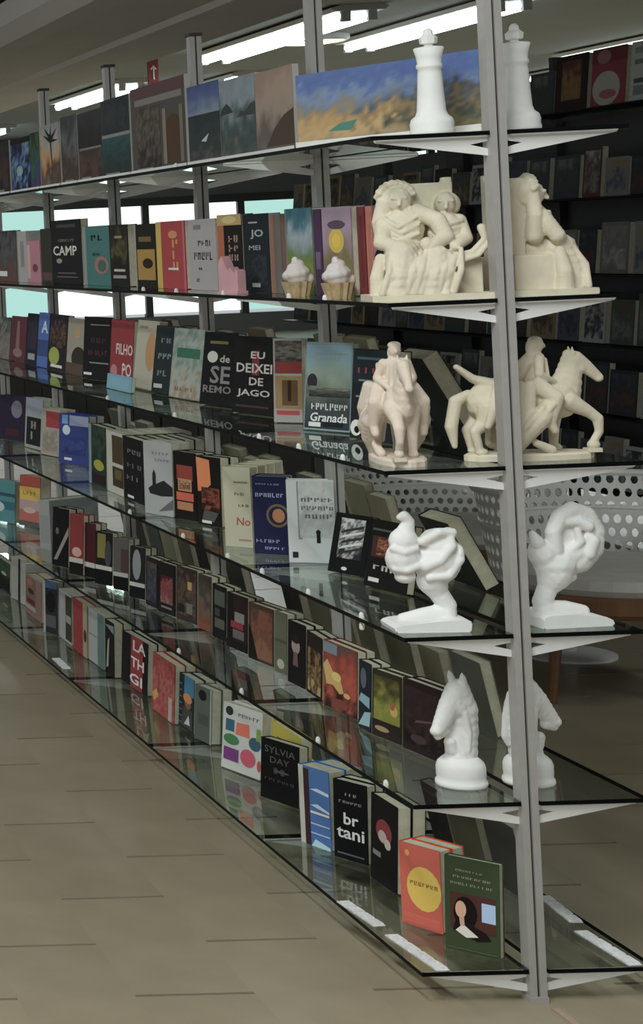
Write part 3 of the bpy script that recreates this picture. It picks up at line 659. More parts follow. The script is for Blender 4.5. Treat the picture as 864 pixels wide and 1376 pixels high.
'e_ice': ('narrow black book with ice blue shapes on fifth shelf', (30, 34, 44), [('p', [(.0, .04), (.9, .08), (1, .3), (.5, .26)], (140, 176, 190)), ('p', [(.0, .4), (.9, .34), (.9, .5), (.2, .52)], (130, 166, 182)), ('e', .4, .75, .24, .15, (84, 92, 104))]),
'e_olive': ('olive green leafy book on fifth shelf', (44, 42, 26), [('g', .05, .25, .95, .92, [(122, 128, 44), (140, 134, 50), (110, 108, 40), (84, 78, 36), (60, 54, 30)], .4, 5, 48), ('e', .75, .45, .13, .08, (190, 150, 70)), ('e', .7, .52, .08, .06, (150, 80, 44)), ('r', 0, 0, 1, .24, (40, 30, 24)), ('e', .35, .13, .25, .04, (150, 130, 90))]),
'e_wine': ('dark wine coloured book beside the left chess knight', (40, 24, 26), [('g', .05, .1, .95, .9, [(26, 18, 18), (58, 38, 38), (44, 28, 30), (50, 34, 34)], .6, 5, 49), ('p', [(.3, .42), (.9, .52), (.95, .55), (.35, .46)], (110, 70, 72)), ('e', .4, .2, .2, .06, (70, 52, 48))]),
# ---- bottom shelf
'f_green': ('dark green and black book at extreme left of bottom shelf', (26, 32, 28), [('g', .1, .4, 1, 1, [(30, 36, 30), (40, 84, 48), (60, 70, 56), (36, 60, 40)], .7, 5, 70), ('e', .75, .55, .12, .06, (150, 160, 150)), ('r', 0, 0, 1, .3, (18, 18, 18))]),
'f_white': ('white book with black edge at far left of bottom shelf', (150, 150, 142), [('r', .8, 0, 1, 1, (24, 22, 22))]),
'f_paper': ('thin white book standing spine out on bottom shelf', (158, 156, 150), [('r', .2, .2, .8, .8, (150, 148, 142))]),
'f_brown': ('brown pink picture book on the far bottom shelf', (130, 96, 88), [('r', 0, .1, .66, .95, (112, 86, 70)), ('e', .35, .62, .2, .07, (60, 44, 38)), ('r', .1, .3, .6, .42, (90, 24, 28)), ('r', 0, .14, .66, .26, (150, 140, 134)), ('e', .3, .85, .2, .08, (150, 92, 60))]),
'f_dark': ('dark book with blue top strip on bottom shelf', (40, 40, 44), [('r', 0, .86, 1, 1, (64, 84, 120)), ('e', .55, .6, .35, .2, (20, 20, 24)), ('r', .1, .12, .9, .35, (80, 80, 80)), ('r', 0, 0, .15, 1, (150, 150, 148))]),
'f_whitespine': ('white spined book with green patches on bottom shelf', (152, 152, 150), [('r', .52, .05, 1, .95, (52, 56, 44)), ('r', .55, .4, .95, .55, (140, 142, 136))]),
'f_red': ('plain red book on the far bottom shelf', (136, 20, 28), [('r', .7, 0, 1, 1, (150, 138, 108)), ('e', .85, .4, .1, .12, (60, 50, 40))]),
'f_box': ('white and teal boxed book on the bottom shelf', (152, 156, 154), [('r', .6, 0, 1, 1, (82, 112, 108)), ('r', .05, .5, .55, .53, (120, 122, 122))]),
'f_blackfig': ('black book with a white winged shape on bottom shelf', (20, 20, 22), [('p', [(.1, .1), (.35, .15), (.5, .7), (.3, .62)], (150, 146, 140)), ('p', [(.0, .9), (1, .8), (1, .95)], (120, 138, 150))]),
'f_the': ('black and red book with large white capital letters', (20, 18, 20), [('r', .36, .0, .82, 1, (136, 16, 30)), ('t', 'LA', .68, .83, .48, .2, (206, 200, 198)), ('t', 'TH', .62, .5, .5, .2, (206, 200, 198)), ('t', 'GI', .58, .18, .48, .2, (206, 200, 198))]),
'f_collage': ('red collage book with white faces on bottom shelf', (140, 42, 40), [('g', .0, .0, 1, .98, [(150, 30, 34), (170, 60, 50), (160, 96, 84), (130, 28, 32), (160, 56, 52)], .7, 7, 50), ('p', [(.0, .28), (.2, .4), (.3, .3), (.1, .16)], (190, 150, 60)), ('r', .75, .0, .9, .4, (170, 160, 150))]),
'f_hat': ('blue book with a person in an orange hat', (30, 40, 48), [('r', .35, .66, 1, 1, (44, 112, 148)), ('p', [(.2, .05), (.95, .05), (.9, .4), (.3, .42)], (66, 66, 66)), ('e', .62, .5, .22, .1, (120, 84, 60)), ('e', .6, .6, .3, .09, (190, 116, 52)), ('p', [(.4, .1), (.8, .12), (.7, .3)], (190, 190, 186))] + lines(.03, .25, [.1+.12*i for i in range(7)], .03, (90, 96, 96))),
'f_sage': ('grey green book with a dark circle on bottom shelf', (84, 92, 84), [('e', .45, .84, .24, .1, (24, 26, 28)), ('r', .92, 0, 1, 1, (160, 162, 156)), ('r', .2, .3, .8, .5, (72, 80, 72))]),
'f_icons': ('white book covered with coloured icon shapes', (190, 190, 186), [('e', .16, .88, .1, .07, (44, 54, 46)), ('w', 1, 6, .66, .86, .56, .07, (90, 86, 88), True), ('r', .08, .58, .3, .76, (48, 92, 116)), ('p', [(.34, .56), (.36, .74), (.68, .76), (.7, .56)], (206, 84, 50)), ('e', .24, .46, .2, .08, (58, 122, 70)), ('e', .84, .5, .15, .1, (50, 84, 108)), ('r', .06, .14, .44, .33, (116, 48, 120)), ('e', .68, .26, .19, .13, (190, 50, 84)), ('e', .97, .2, .05, .08, (180, 40, 50)), ('r', .88, .56, .98, .74, (120, 150, 60))]),
'f_yellow': ('bright yellow book between icon book and dim grey lettering', (186, 166, 40), [('r', .2, .7, .8, .8, (120, 104, 30))]),
'f_sylvia': ('black book with dim grey capitals beside the wave book', (16, 15, 17), [('t', 'SYLVIA', .5, .83, .8, .11, (92, 92, 92), False), ('t', 'DAY', .5, .67, .5, .1, (92, 92, 92), False), ('w', 1, 1, .5, .5, .4, .14, (64, 64, 64), False), ('w', 1, 7, .5, .34, .8, .07, (70, 70, 70), False), ('e', .55, .5, .2, .02, (80, 80, 80))]),
'f_waves': ('blue book with white wave stripes and white spine edge', (44, 96, 160), [('r', 0, 0, .16, 1, (180, 178, 170)), ('r', .16, .0, .34, .97, (56, 36, 40)), ('p', [(.36, .72), (.98, .68), (.98, .72), (.6, .75)], (180, 200, 220)), ('p', [(.36, .52), (.98, .46), (.98, .49), (.6, .55)], (180, 200, 220)), ('r', .36, .42, .98, .45, W_), ('r', .36, .28, .98, .30, (150, 176, 206)), ('r', .36, .16, .98, .18, (150, 176, 206)), ('p', [(.36, .0), (.98, .0), (.98, .04), (.5, .1)], (160, 200, 220))]),
'f_tan': ('black book with bold white letters br tani', (16, 16, 18), [('w', 1, 3, .52, .83, .36, .05, (150, 150, 150)), ('w', 1, 6, .5, .73, .7, .05, (130, 130, 130)), ('t', 'br', .52, .52, .44, .15, (205, 205, 205)), ('t', 'tani', .5, .34, .82, .15, (205, 205, 205)), ('r', .1, .06, .9, .08, (90, 90, 90))]),
'f_redblack': ('black book with a red and white figure', (18, 15, 17), [('e', .5, .62, .3, .14, (130, 28, 36)), ('e', .45, .56, .16, .07, (176, 160, 156)), ('e', .65, .5, .12, .06, (186, 176, 170)), ('r', .1, .3, .4, .36, (120, 120, 120))]),
'f_orange': ('orange book with a large yellow ellipse', (190, 68, 40), [('e', .58, .48, .42, .27, (222, 172, 44)), ('w', 1, 7, .58, .53, .7, .07, (120, 78, 30)), ('e', .2, .88, .06, .04, (214, 140, 60)), ('e', .2, .1, .06, .04, (214, 140, 60)), ('g', .05, .02, .95, .15, [(186, 62, 38), (196, 80, 46)], .6, 6, 51)]),
'f_portrait': ('olive green book with a dark haired woman portrait', (54, 66, 42), [('w', 1, 8, .45, .86, .5, .03, (130, 136, 110)), ('w', 1, 9, .5, .79, .7, .035, (130, 136, 110)), ('w', 1, 11, .5, .72, .8, .035, (130, 136, 110)), ('r', .1, .24, .93, .62, (74, 38, 32)), ('r', .68, .36, .93, .56, (150, 176, 214)), ('e', .38, .42, .22, .17, (22, 17, 17)), ('p', [(.15, .22), (.22, .36), (.5, .3), (.75, .25), (.85, .18), (.6, .14)], (26, 20, 20)), ('e', .3, .45, .1, .09, (196, 150, 120)), ('p', [(.2, .22), (.34, .3), (.46, .25), (.62, .19), (.4, .16)], (206, 196, 186)), ('p', [(.27, .36), (.36, .38), (.37, .28), (.29, .28)], (188, 140, 112)), ('r', .05, .03, .95, .04, (80, 92, 62))]),
}
BOOKS = [
    ('t_dark', 0, -0.12, 3.881, -90.0, 0.361, 0.217, 0.015, 0, 1),
    ('t_swirl', 0, -0.12, 3.517, -90.0, 0.315, 0.214, 0.015, 0, 1),
    ('t_green', 0, -0.12, 3.286, -90.0, 0.148, 0.219, 0.015, 0, 1),
    ('t_palm', 0, -0.12, 3.062, -90.0, 0.278, 0.233, 0.015, 0, 1),
    ('t_ruin', 0, -0.12, 2.794, -90.0, 0.217, 0.243, 0.015, 0, 1),
    ('t_boats', 0, -0.12, 2.531, -90.0, 0.291, 0.239, 0.015, 0, 1),
    ('t_teal', 0, -0.12, 2.229, -90.0, 0.313, 0.258, 0.015, 0, 1),
    ('t_arch', 0, -0.12, 1.797, -90.0, 0.519, 0.265, 0.015, 0, 1),
    ('t_bay', 0, -0.12, 1.387, -90.0, 0.263, 0.224, 0.015, 0, 1),
    ('t_isle', 0, -0.12, 1.123, -90.0, 0.265, 0.216, 0.015, 0, 1),
    ('t_sunset', 0, -0.12, 0.865, -90.0, 0.253, 0.212, 0.015, 0, 1),
    ('t_beach', 0, -0.067, 0.362, -67.5, 0.514, 0.172, 0.012, 0, 1),
    ('m_grey', 1, -0.13, 3.78, -90.0, 0.337, 0.198, 0.02, 0, 2),
    ('m_white', 1, -0.13, 3.514, -90.0, 0.145, 0.192, 0.02, 0, 1),
    ('m_pink', 1, -0.13, 3.338, -90.0, 0.207, 0.154, 0.02, 0, 1),
    ('m_olive', 1, -0.13, 3.141, -90.0, 0.163, 0.195, 0.02, 0, 2),
    ('m_camp', 1, -0.13, 2.859, -90.0, 0.401, 0.221, 0.025, 0, 2),
    ('m_teal', 1, -0.13, 2.479, -90.0, 0.321, 0.193, 0.03, 0, 2),
    ('m_black', 1, -0.13, 2.217, -90.0, 0.205, 0.192, 0.03, 0, 2),
    ('m_yellow', 1, -0.13, 1.939, -90.0, 0.209, 0.189, 0.03, 0, 2),
    ('m_red', 1, -0.13, 1.694, -90.0, 0.267, 0.192, 0.03, 0, 2),
    ('m_script', 1, -0.13, 1.415, -90.0, 0.228, 0.192, 0.03, 0, 2),
    ('m_orange', 1, -0.13, 1.196, -90.0, 0.187, 0.199, 0.03, 0, 2),
    ('m_jo', 1, -0.13, 1.005, -90.0, 0.183, 0.196, 0.03, 0, 2),
    ('m_tan', 1, -0.13, 0.869, -90.0, 0.079, 0.192, 0.03, 0, 2),
    ('m_land', 1, -0.12, 0.746, -90.0, 0.173, 0.202, 0.03, 0, 2),
    ('m_purple', 1, -0.12, 0.631, -90.0, 0.049, 0.197, 0.03, 0, 1),
    ('m_sun', 1, -0.12, 0.518, -90.0, 0.168, 0.199, 0.03, 0, 2),
    ('m_crimson', 1, -0.11, 0.409, -90.0, 0.044, 0.196, 0.03, 0, 1),
    ('m_salmon', 1, -0.11, 0.366, -90.0, 0.035, 0.196, 0.03, 0, 1),
    ('m_suit', 1, -0.11, 0.292, -90.0, 0.105, 0.197, 0.03, 0, 2),
    ('c_grey', 2, -0.062, 4.262, -90.0, 0.256, 0.17, 0.02, 6, 1),
    ('c_maroon', 2, -0.062, 3.992, -90.0, 0.266, 0.181, 0.02, 6, 1),
    ('c_navy', 2, -0.062, 3.757, -90.0, 0.189, 0.199, 0.02, 6, 1),
    ('c_blueA', 2, -0.062, 3.582, -90.0, 0.168, 0.207, 0.02, 6, 1),
    ('c_lime', 2, -0.062, 3.362, -90.0, 0.283, 0.206, 0.02, 6, 1),
    ('c_blob', 2, -0.062, 3.106, -90.0, 0.242, 0.199, 0.02, 6, 1),
    ('c_maroontext', 2, -0.062, 2.817, -79.2, 0.205, 0.213, 0.025, 5, 1),
    ('c_filho', 2, -0.062, 2.521, -90.0, 0.261, 0.21, 0.025, 5, 1),
    ('c_oval', 2, -0.062, 2.272, -89.3, 0.216, 0.216, 0.025, 8, 1),
    ('c_teal', 2, -0.062, 2.076, -81.7, 0.147, 0.207, 0.02, 8, 1),
    ('c_map', 2, -0.062, 1.862, -85.5, 0.229, 0.205, 0.02, 8, 1),
    ('c_seremo', 2, -0.062, 1.581, -77.3, 0.17, 0.204, 0.025, 8, 1),
    ('c_eu', 2, -0.062, 1.291, -76.8, 0.192, 0.204, 0.03, 5, 1),
    ('c_faces', 2, -0.062, 1.032, -44.0, 0.075, 0.21, 0.03, 4, 1),
    ('c_granada', 2, -0.062, 0.787, -66.6, 0.148, 0.21, 0.02, 6, 1),
    ('c_redtext', 2, -0.062, 0.525, -79.0, 0.172, 0.204, 0.03, 6, 1),
    ('c_pad', 2, -0.13, 2.298, -90.0, 0.275, 0.047, 0.012, 8, 1),
    ('d_purple', 3, -0.065, 4.164, -71.0, 0.208, 0.18, 0.03, 5, 2),
    ('d_frame', 3, -0.062, 3.788, -83.6, 0.192, 0.195, 0.03, 5, 2),
    ('d_redsq', 3, -0.062, 3.515, -78.4, 0.159, 0.175, 0.03, 4, 2),
    ('d_blue', 3, -0.062, 3.174, -72.7, 0.198, 0.18, 0.03, 4, 2),
    ('d_green', 3, -0.14, 2.559, -90.0, 0.208, 0.197, 0.03, 2, 2),
    ('d_white', 3, -0.14, 2.345, -90.0, 0.186, 0.195, 0.035, 1, 6),
    ('d_black', 3, -0.14, 2.141, -90.0, 0.221, 0.194, 0.03, 1, 6),
    ('d_silh', 3, -0.157, 1.83, -71.0, 0.137, 0.213, 0.03, 1, 2),
    ('d_orange', 3, -0.117, 1.713, -73.1, 0.11, 0.193, 0.03, 1, 2),
    ('d_flame', 3, -0.093, 1.581, -71.2, 0.107, 0.192, 0.03, 1, 2),
    ('d_cream', 3, -0.143, 1.193, -44.8, 0.076, 0.207, 0.045, 0, 4),
    ('d_emblem', 3, -0.108, 1.057, -38.6, 0.088, 0.196, 0.03, 0, 2),
    ('d_city', 3, -0.063, 0.908, -25.8, 0.11, 0.202, 0.03, 0, 1),
    ('d_feather', 3, -0.062, 0.712, -69.0, 0.117, 0.14, 0.02, 14, 1),
    ('d_band', 3, -0.062, 0.495, -76.6, 0.15, 0.151, 0.02, 12, 1),
    ('e_mag', 4, -0.051, 3.956, -66.7, 0.135, 0.201, 0.05, 4, 1),
    ('e_tealmag', 4, -0.115, 4.119, -71.3, 0.159, 0.169, 0.04, 4, 1),
    ('e_whitebox', 4, -0.19, 3.103, -66.4, 0.063, 0.219, 0.06, 0, 1),
    ('e_blackpic', 4, -0.172, 2.981, -69.6, 0.097, 0.202, 0.03, 4, 2),
    ('e_red', 4, -0.165, 2.794, -67.0, 0.076, 0.204, 0.022, 4, 2),
    ('e_darkred', 4, -0.135, 2.74, -71.8, 0.07, 0.182, 0.022, 4, 2),
    ('e_yellow', 4, -0.13, 2.58, -67.5, 0.088, 0.173, 0.022, 4, 2),
    ('e_ash', 4, -0.106, 2.467, -63.4, 0.071, 0.167, 0.022, 4, 2),
    ('e_mist', 4, -0.096, 2.319, -69.5, 0.079, 0.161, 0.022, 4, 2),
    ('e_bluefig', 4, -0.094, 2.173, -84.4, 0.093, 0.15, 0.022, 3, 2),
    ('e_redfig', 4, -0.087, 2.045, -80.9, 0.117, 0.152, 0.022, 3, 2),
    ('e_collage', 4, -0.068, 1.915, -79.7, 0.125, 0.158, 0.022, 3, 2),
    ('e_rust', 4, -0.059, 1.78, -81.7, 0.082, 0.158, 0.022, 3, 2),
    ('e_grid', 4, -0.061, 1.648, -85.9, 0.098, 0.15, 0.022, 3, 2),
    ('e_maroon', 4, -0.062, 1.497, -83.5, 0.125, 0.15, 0.022, 3, 2),
    ('e_brown', 4, -0.057, 1.328, -82.4, 0.138, 0.15, 0.022, 3, 2),
    ('e_sage', 4, -0.054, 1.192, -82.2, 0.065, 0.157, 0.022, 3, 2),
    ('e_woman', 4, -0.066, 1.05, -86.6, 0.104, 0.157, 0.022, 3, 2),
    ('e_gold', 4, -0.068, 0.93, -93.6, 0.121, 0.151, 0.022, 3, 2),
    ('e_dragon', 4, -0.071, 0.762, -85.3, 0.169, 0.157, 0.022, 3, 2),
    ('e_ice', 4, -0.083, 0.588, -89.9, 0.07, 0.155, 0.022, 3, 2),
    ('e_olive', 4, -0.071, 0.498, -79.9, 0.112, 0.148, 0.022, 3, 2),
    ('e_wine', 4, -0.054, 0.354, -81.9, 0.155, 0.153, 0.022, 3, 2),
    ('f_green', 5, -0.06, 4.552, -90.0, 0.423, 0.119, 0.03, 3, 1),
    ('f_white', 5, -0.07, 4.186, -83.7, 0.109, 0.173, 0.03, 3, 2),
    ('f_paper', 5, -0.065, 4.072, -80.7, 0.054, 0.167, 0.03, 3, 1),
    ('f_brown', 5, -0.09, 3.787, -90.0, 0.257, 0.154, 0.04, 2, 2),
    ('f_dark', 5, -0.102, 3.464, -67.3, 0.086, 0.196, 0.03, 2, 2),
    ('f_whitespine', 5, -0.085, 3.314, -90.0, 0.183, 0.181, 0.03, 2, 2),
    ('f_red', 5, -0.09, 3.086, -90.0, 0.192, 0.186, 0.03, 2, 2),
    ('f_box', 5, -0.085, 2.894, -90.0, 0.191, 0.183, 0.05, 2, 2),
    ('f_blackfig', 5, -0.085, 2.726, -90.0, 0.109, 0.182, 0.03, 2, 2),
    ('f_the', 5, -0.064, 2.521, -87.6, 0.256, 0.166, 0.03, 4, 2),
    ('f_collage', 5, -0.088, 2.131, -89.9, 0.224, 0.177, 0.03, 4, 2),
    ('f_hat', 5, -0.074, 1.953, -88.4, 0.129, 0.159, 0.03, 4, 2),
    ('f_sage', 5, -0.069, 1.814, -80.0, 0.1, 0.157, 0.03, 4, 2),
    ('f_icons', 5, -0.081, 1.46, -72.2, 0.168, 0.179, 0.03, 6, 2),
    ('f_yellow', 5, -0.03, 1.274, -90.0, 0.202, 0.164, 0.03, 4, 1),
    ('f_sylvia', 5, -0.078, 1.177, -68.3, 0.139, 0.155, 0.03, 4, 1),
    ('f_waves', 5, -0.122, 0.809, -67.4, 0.1, 0.188, 0.05, 0, 2),
    ('f_tan', 5, -0.086, 0.694, -60.5, 0.095, 0.182, 0.03, 2, 2),
    ('f_redblack', 5, -0.087, 0.512, -88.5, 0.135, 0.192, 0.03, 3, 2),
    ('f_orange', 5, -0.117, 0.243, -59.8, 0.099, 0.172, 0.035, 0, 2),
    ('f_portrait', 5, -0.087, 0.083, -47.6, 0.11, 0.188, 0.02, 4, 1),
]
random.seed(3)
FRONT = []
for (key, s, x, y, rz, w, h, t, lean, n) in BOOKS:
    label, cov, ops = ART[key]
    so = key in SPINE_OUT
    z = SHELF_Z[s] + GT + 0.0005
    a = R(rz); ln = R(lean)
    w -= 0.003
    dp_ = 0.21 if key == 'e_whitebox' else 0.12
    cm = cover_mesh(w, h, t, cov, so, dp_); pm = pages_mesh(w, h, t, so, dp_); prm = print_mesh(w, h, ops, cov)
    nm = 'picture_print' if key.startswith('t_') else 'book'
    cat = 'picture' if nm == 'picture_print' else 'book'
    if nm == 'picture_print':       # print mounted on a board with a slim white foot strip
        root = empty(nm, (x, y, z)); root.rotation_euler = (0, 0, a)
        bm = bmesh.new(); box(bm, -w/2, w/2, 0, t, 0.006, h); link_mesh('backing_board', bm, cover_mat((150, 150, 146)), root)
        pr = link('photo_print', prm, root)
        bm = bmesh.new(); box(bm, -w/2, w/2, -0.03, t+0.01, 0, 0.006); box(bm, -w/2, w/2, -0.008, -0.003, 0.006, 0.02); link_mesh('foot_strip', bm, M['clip'], root)
    else:
        root = place_book(x, y, z, a, ln, t, cm, pm, prm)
    tag(root, label, cat, '%s on the %s shelf' % ('travel pictures' if cat == 'picture' else 'books', SHELF_NAME[s]))
    FRONT.append((s, y, label))
    for c in range(1, 1 if s == 1 else n):
        dd = c*(t+0.0006)/math.cos(ln)
        jit = random.uniform(-0.004, 0.004)
        o = place_book(x - math.sin(a)*dd + math.cos(a)*jit, y + math.cos(a)*dd + math.sin(a)*jit, z, a, ln, t, cm, pm)
        tag(o, 'spare copy stacked behind the ' + label, 'book', 'spare copies on the %s shelf' % SHELF_NAME[s])
# ------------------------------------------------------------------ sculptures
_ib = bmesh.new(); bmesh.ops.create_icosphere(_ib, subdivisions=2, radius=1.0)
ICO_V = [v.co.copy() for v in _ib.verts]; ICO_F = [tuple(v.index for v in f.verts) for f in _ib.faces]; _ib.free()
class Clay:
    """a lump of overlapping closed shapes, fused later by the voxel remesh"""
    def __init__(self): self.v = []; self.f = []
    def ball(self, m):
        n = len(self.v); self.v.extend(m @ c for c in ICO_V); self.f.extend((a+n, b+n, c+n) for a, b, c in ICO_F)
def ellipsoid(cl, c, r, rot=(0, 0, 0), sub=2):
    cl.ball(Matrix.Translation(Vector(c)) @ Euler(rot).to_matrix().to_4x4() @ Matrix.Diagonal((r[0], r[1], r[2], 1)))
def block(cl, x0, x1, y0, y1, z0, z1):
    n = len(cl.v)
    cl.v.extend(Vector(c) for c in ((x0,y0,z0),(x1,y0,z0),(x1,y1,z0),(x0,y1,z0),(x0,y0,z1),(x1,y0,z1),(x1,y1,z1),(x0,y1,z1)))
    cl.f.extend(tuple(n+i for i in f) for f in ((3,2,1,0),(4,5,6,7),(0,1,5,4),(1,2,6,5),(2,3,7,6),(3,0,4,7)))
def chain(cl, pts, rad, flat=1.0):
    for i in range(len(pts)-1):
        a, c = Vector(pts[i]), Vector(pts[i+1]); ra, rc = rad[i], rad[i+1]
        n = max(2, int((c-a).length/(min(ra, rc)*0.5)))
        for k in range(n+1):
            t = k/n; r = ra+(rc-ra)*t
            cl.ball(Matrix.Translation(a.lerp(c, t)) @ Matrix.Diagonal((r, r*flat, r, 1)))

def sculpt_mesh(bm, voxel, smooth=3, name='figure'):
    me = bpy.data.meshes.new('tmp'); me.from_pydata([tuple(v) for v in bm.v], [], bm.f); me.update()
    o = bpy.data.objects.new('tmp', me); COL.objects.link(o)
    md = o.modifiers.new('r', 'REMESH'); md.mode = 'VOXEL'; md.voxel_size = voxel; md.use_smooth_shade = True
    if smooth:
        sm = o.modifiers.new('s', 'SMOOTH'); sm.factor = 0.5; sm.iterations = smooth
    dg = bpy.context.evaluated_depsgraph_get()
    ev = o.evaluated_get(dg)
    out = bpy.data.meshes.new_from_object(ev)
    out.name = name
    bpy.data.objects.remove(o); bpy.data.meshes.remove(me)
    for pl in out.polygons: pl.use_smooth = True
    return out

def statue(name, label, cat, loc, rz, parts, group):
    root = tag(empty(name, loc, rz), label, cat, group)
    for nm, me, m in parts:
        if not me.materials: me.materials.append(m)
        link(nm, me, root)
    return root

# chess king
bm = bmesh.new()
lathe(bm, [(0.041, 0), (0.042, 0.008), (0.040, 0.016), (0.041, 0.024), (0.038, 0.034), (0.030, 0.041), (0.027, 0.05), (0.0245, 0.085), (0.0225, 0.125), (0.0215, 0.134), (0.0245, 0.137), (0.0245, 0.142), (0.0225, 0.146), (0.0235, 0.158), (0.0285, 0.176), (0.0265, 0.178), (0.008, 0.181)], 40)
for f in bm.faces: f.smooth = True
king_body = bpy.data.meshes.new('body'); bmesh.ops.recalc_face_normals(bm, faces=bm.faces); bm.to_mesh(king_body); bm.free()
bm = bmesh.new()
lathe(bm, [(0.009, 0.178), (0.008, 0.184), (0.016, 0.186), (0.0175, 0.198), (0.010, 0.204), (0.0085, 0.212), (0.004, 0.217)], 8)
king_top = bpy.data.meshes.new('crown'); bmesh.ops.recalc_face_normals(bm, faces=bm.faces); bm.to_mesh(king_top); bm.free()
KZ = SHELF_Z[0]+GT
statue('chess_king', 'white chess king ornament left of the front upright', 'figurine', (-0.083, 0.10, KZ), 0.3, [('body', king_body, M['plaster']), ('crown', king_top, M['plaster'])], 'chess kings on the top shelf')
statue('chess_king', 'white chess king ornament right of the front upright', 'figurine', (0.086, 0.10, KZ), 0.9, [('body', king_body, M['plaster']), ('crown', king_top, M['plaster'])], 'chess kings on the top shelf')

# relief group: seated figures in front of a slab
bm = Clay()
block(bm, -0.066, 0.062, 0.025, 0.062, 0.005, 0.236)
block(bm, 0.045, 0.062, 0.03, 0.062, 0.23, 0.246)
block(bm, 0.035, 0.100, -0.035, 0.062, 0.005, 0.078)
ellipsoid(bm, (-0.042, 0.004, 0.203), (0.024, 0.026, 0.029)); ellipsoid(bm, (-0.048, 0.018, 0.205), (0.034, 0.026, 0.036))
chain(bm, [(-0.07, 0.01, 0.20), (-0.078, 0.01, 0.16), (-0.07, 0.01, 0.12)], [0.014, 0.016, 0.018])
ellipsoid(bm, (-0.035, 0.0, 0.145), (0.04, 0.032, 0.045))
chain(bm, [(-0.072, -0.005, 0.155), (-0.082, -0.028, 0.118), (-0.045, -0.05, 0.104)], [0.018, 0.016, 0.012])
chain(bm, [(-0.01, -0.01, 0.178), (0.022, -0.03, 0.158), (0.035, -0.04, 0.125), (0.005, -0.055, 0.108)], [0.017, 0.018, 0.016, 0.011])
ellipsoid(bm, (0.044, 0.008, 0.192), (0.020, 0.022, 0.024)); ellipsoid(bm, (0.05, 0.02, 0.19), (0.026, 0.02, 0.027))
ellipsoid(bm, (0.042, 0.0, 0.135), (0.036, 0.034, 0.042)); chain(bm, [(0.066, 0.0, 0.155), (0.074, -0.02, 0.12), (0.05, -0.045, 0.105)], [0.016, 0.014, 0.011])
ellipsoid(bm, (-0.002, -0.052, 0.112), (0.014, 0.014, 0.015)); chain(bm, [(0.004, -0.05, 0.097), (0.03, -0.048, 0.088), (0.048, -0.05, 0.07)], [0.015, 0.014, 0.010])
chain(bm, [(-0.03, 0.0, 0.095), (-0.05, -0.045, 0.092), (-0.058, -0.062, 0.05), (-0.062, -0.06, 0.015)], [0.036, 0.03, 0.026, 0.03])
chain(bm, [(0.015, 0.0, 0.085), (0.012, -0.045, 0.082), (0.005, -0.062, 0.045), (0.0, -0.06, 0.015)], [0.034, 0.03, 0.026, 0.028])
chain(bm, [(-0.085, -0.03, 0.085), (-0.094, -0.035, 0.045), (-0.092, -0.035, 0.012)], [0.012, 0.015, 0.018])
for i in range(6):
    x = -0.075 + i*0.02
    chain(bm, [(x+0.02, -0.066, 0.085), (x+0.004, -0.078, 0.05), (x-0.004, -0.07, 0.014)], [0.006, 0.008, 0.007])
chain(bm, [(0.05, -0.045, 0.083), (0.08, -0.05, 0.092), (0.104, -0.045, 0.118), (0.100, -0.04, 0.14)], [0.009, 0.007, 0.006, 0.009])
chain(bm, [(0.055, -0.055, 0.075), (0.09, -0.055, 0.086), (0.11, -0.05, 0.108)], [0.006, 0.005, 0.005])
chain(bm, [(-0.06, -0.07, 0.012), (-0.055, -0.082, 0.012)], [0.012, 0.009]); chain(bm, [(0.02, -0.06, 0.012), (0.025, -0.08, 0.012)], [0.012, 0.009])
block(bm, -0.088, 0.06, -0.03, 0.055, 0.006, 0.082)
random.seed(21)
for i in range(13):          # skirt folds falling from the laps
    x = -0.082 + i*0.0105
    w_ = 0.5*math.sin(i*1.7)
    chain(bm, [(x+0.014, -0.058, 0.100-0.01*(i % 3)), (x+0.004+0.010*w_, -0.080+0.004*(i % 2), 0.058), (x-0.010+0.008*w_, -0.078, 0.016)], [0.005, 0.0065, 0.007])
for k in range(4):           # shawl and sleeve folds across the chests
    chain(bm, [(-0.072, -0.018, 0.165-0.012*k), (-0.05+0.006*k, -0.030, 0.148-0.012*k), (-0.012, -0.024, 0.170-0.018*k)], [0.005, 0.005, 0.004])
    chain(bm, [(0.018, -0.022, 0.160-0.011*k), (0.042, -0.032, 0.150-0.012*k), (0.068, -0.018, 0.156-0.012*k)], [0.005, 0.006, 0.005])
for (hx, hy, hz) in ((-0.044, -0.02, 0.2), (0.043, -0.012, 0.19)):   # noses, brows
    chain(bm, [(hx, hy-0.002, hz+0.004), (hx-0.002, hy-0.006, hz-0.006)], [0.004, 0.0045]); chain(bm, [(hx-0.012, hy+0.002, hz+0.008), (hx+0.012, hy+0.002, hz+0.008)], [0.004, 0.004])
for k in range(9):           # veil and hair locks
    a = R(20+17*k); chain(bm, [(-0.046+0.034*math.cos(a), 0.004, 0.204+0.034*math.sin(a)), (-0.046+0.037*math.cos(a+0.2), 0.012, 0.204+0.037*math.sin(a+0.2))], [0.006, 0.006])
relief = sculpt_mesh(bm, 0.0021, 2, 'figures'); relief.materials.append(M['cream'])
bm = bmesh.new(); box(bm, -0.112, 0.112, -0.09, 0.075, 0, 0.012); bmesh.ops.bevel(bm, geom=bm.edges[:], offset=0.002, segments=1)
plinth = bpy.data.meshes.new('plinth'); bmesh.ops.recalc_face_normals(bm, faces=bm.faces); bm.to_mesh(plinth); bm.free()
RZ_ = SHELF_Z[1]+GT
statue('seated_figures_sculpture', 'cream plaster seated figures against a slab, facing the aisle end', 'sculpture', (-0.100, 0.125, RZ_), R(-14), [('figures', relief, M['cream']), ('plinth', plinth, M['cream'])], 'seated figure sculptures')
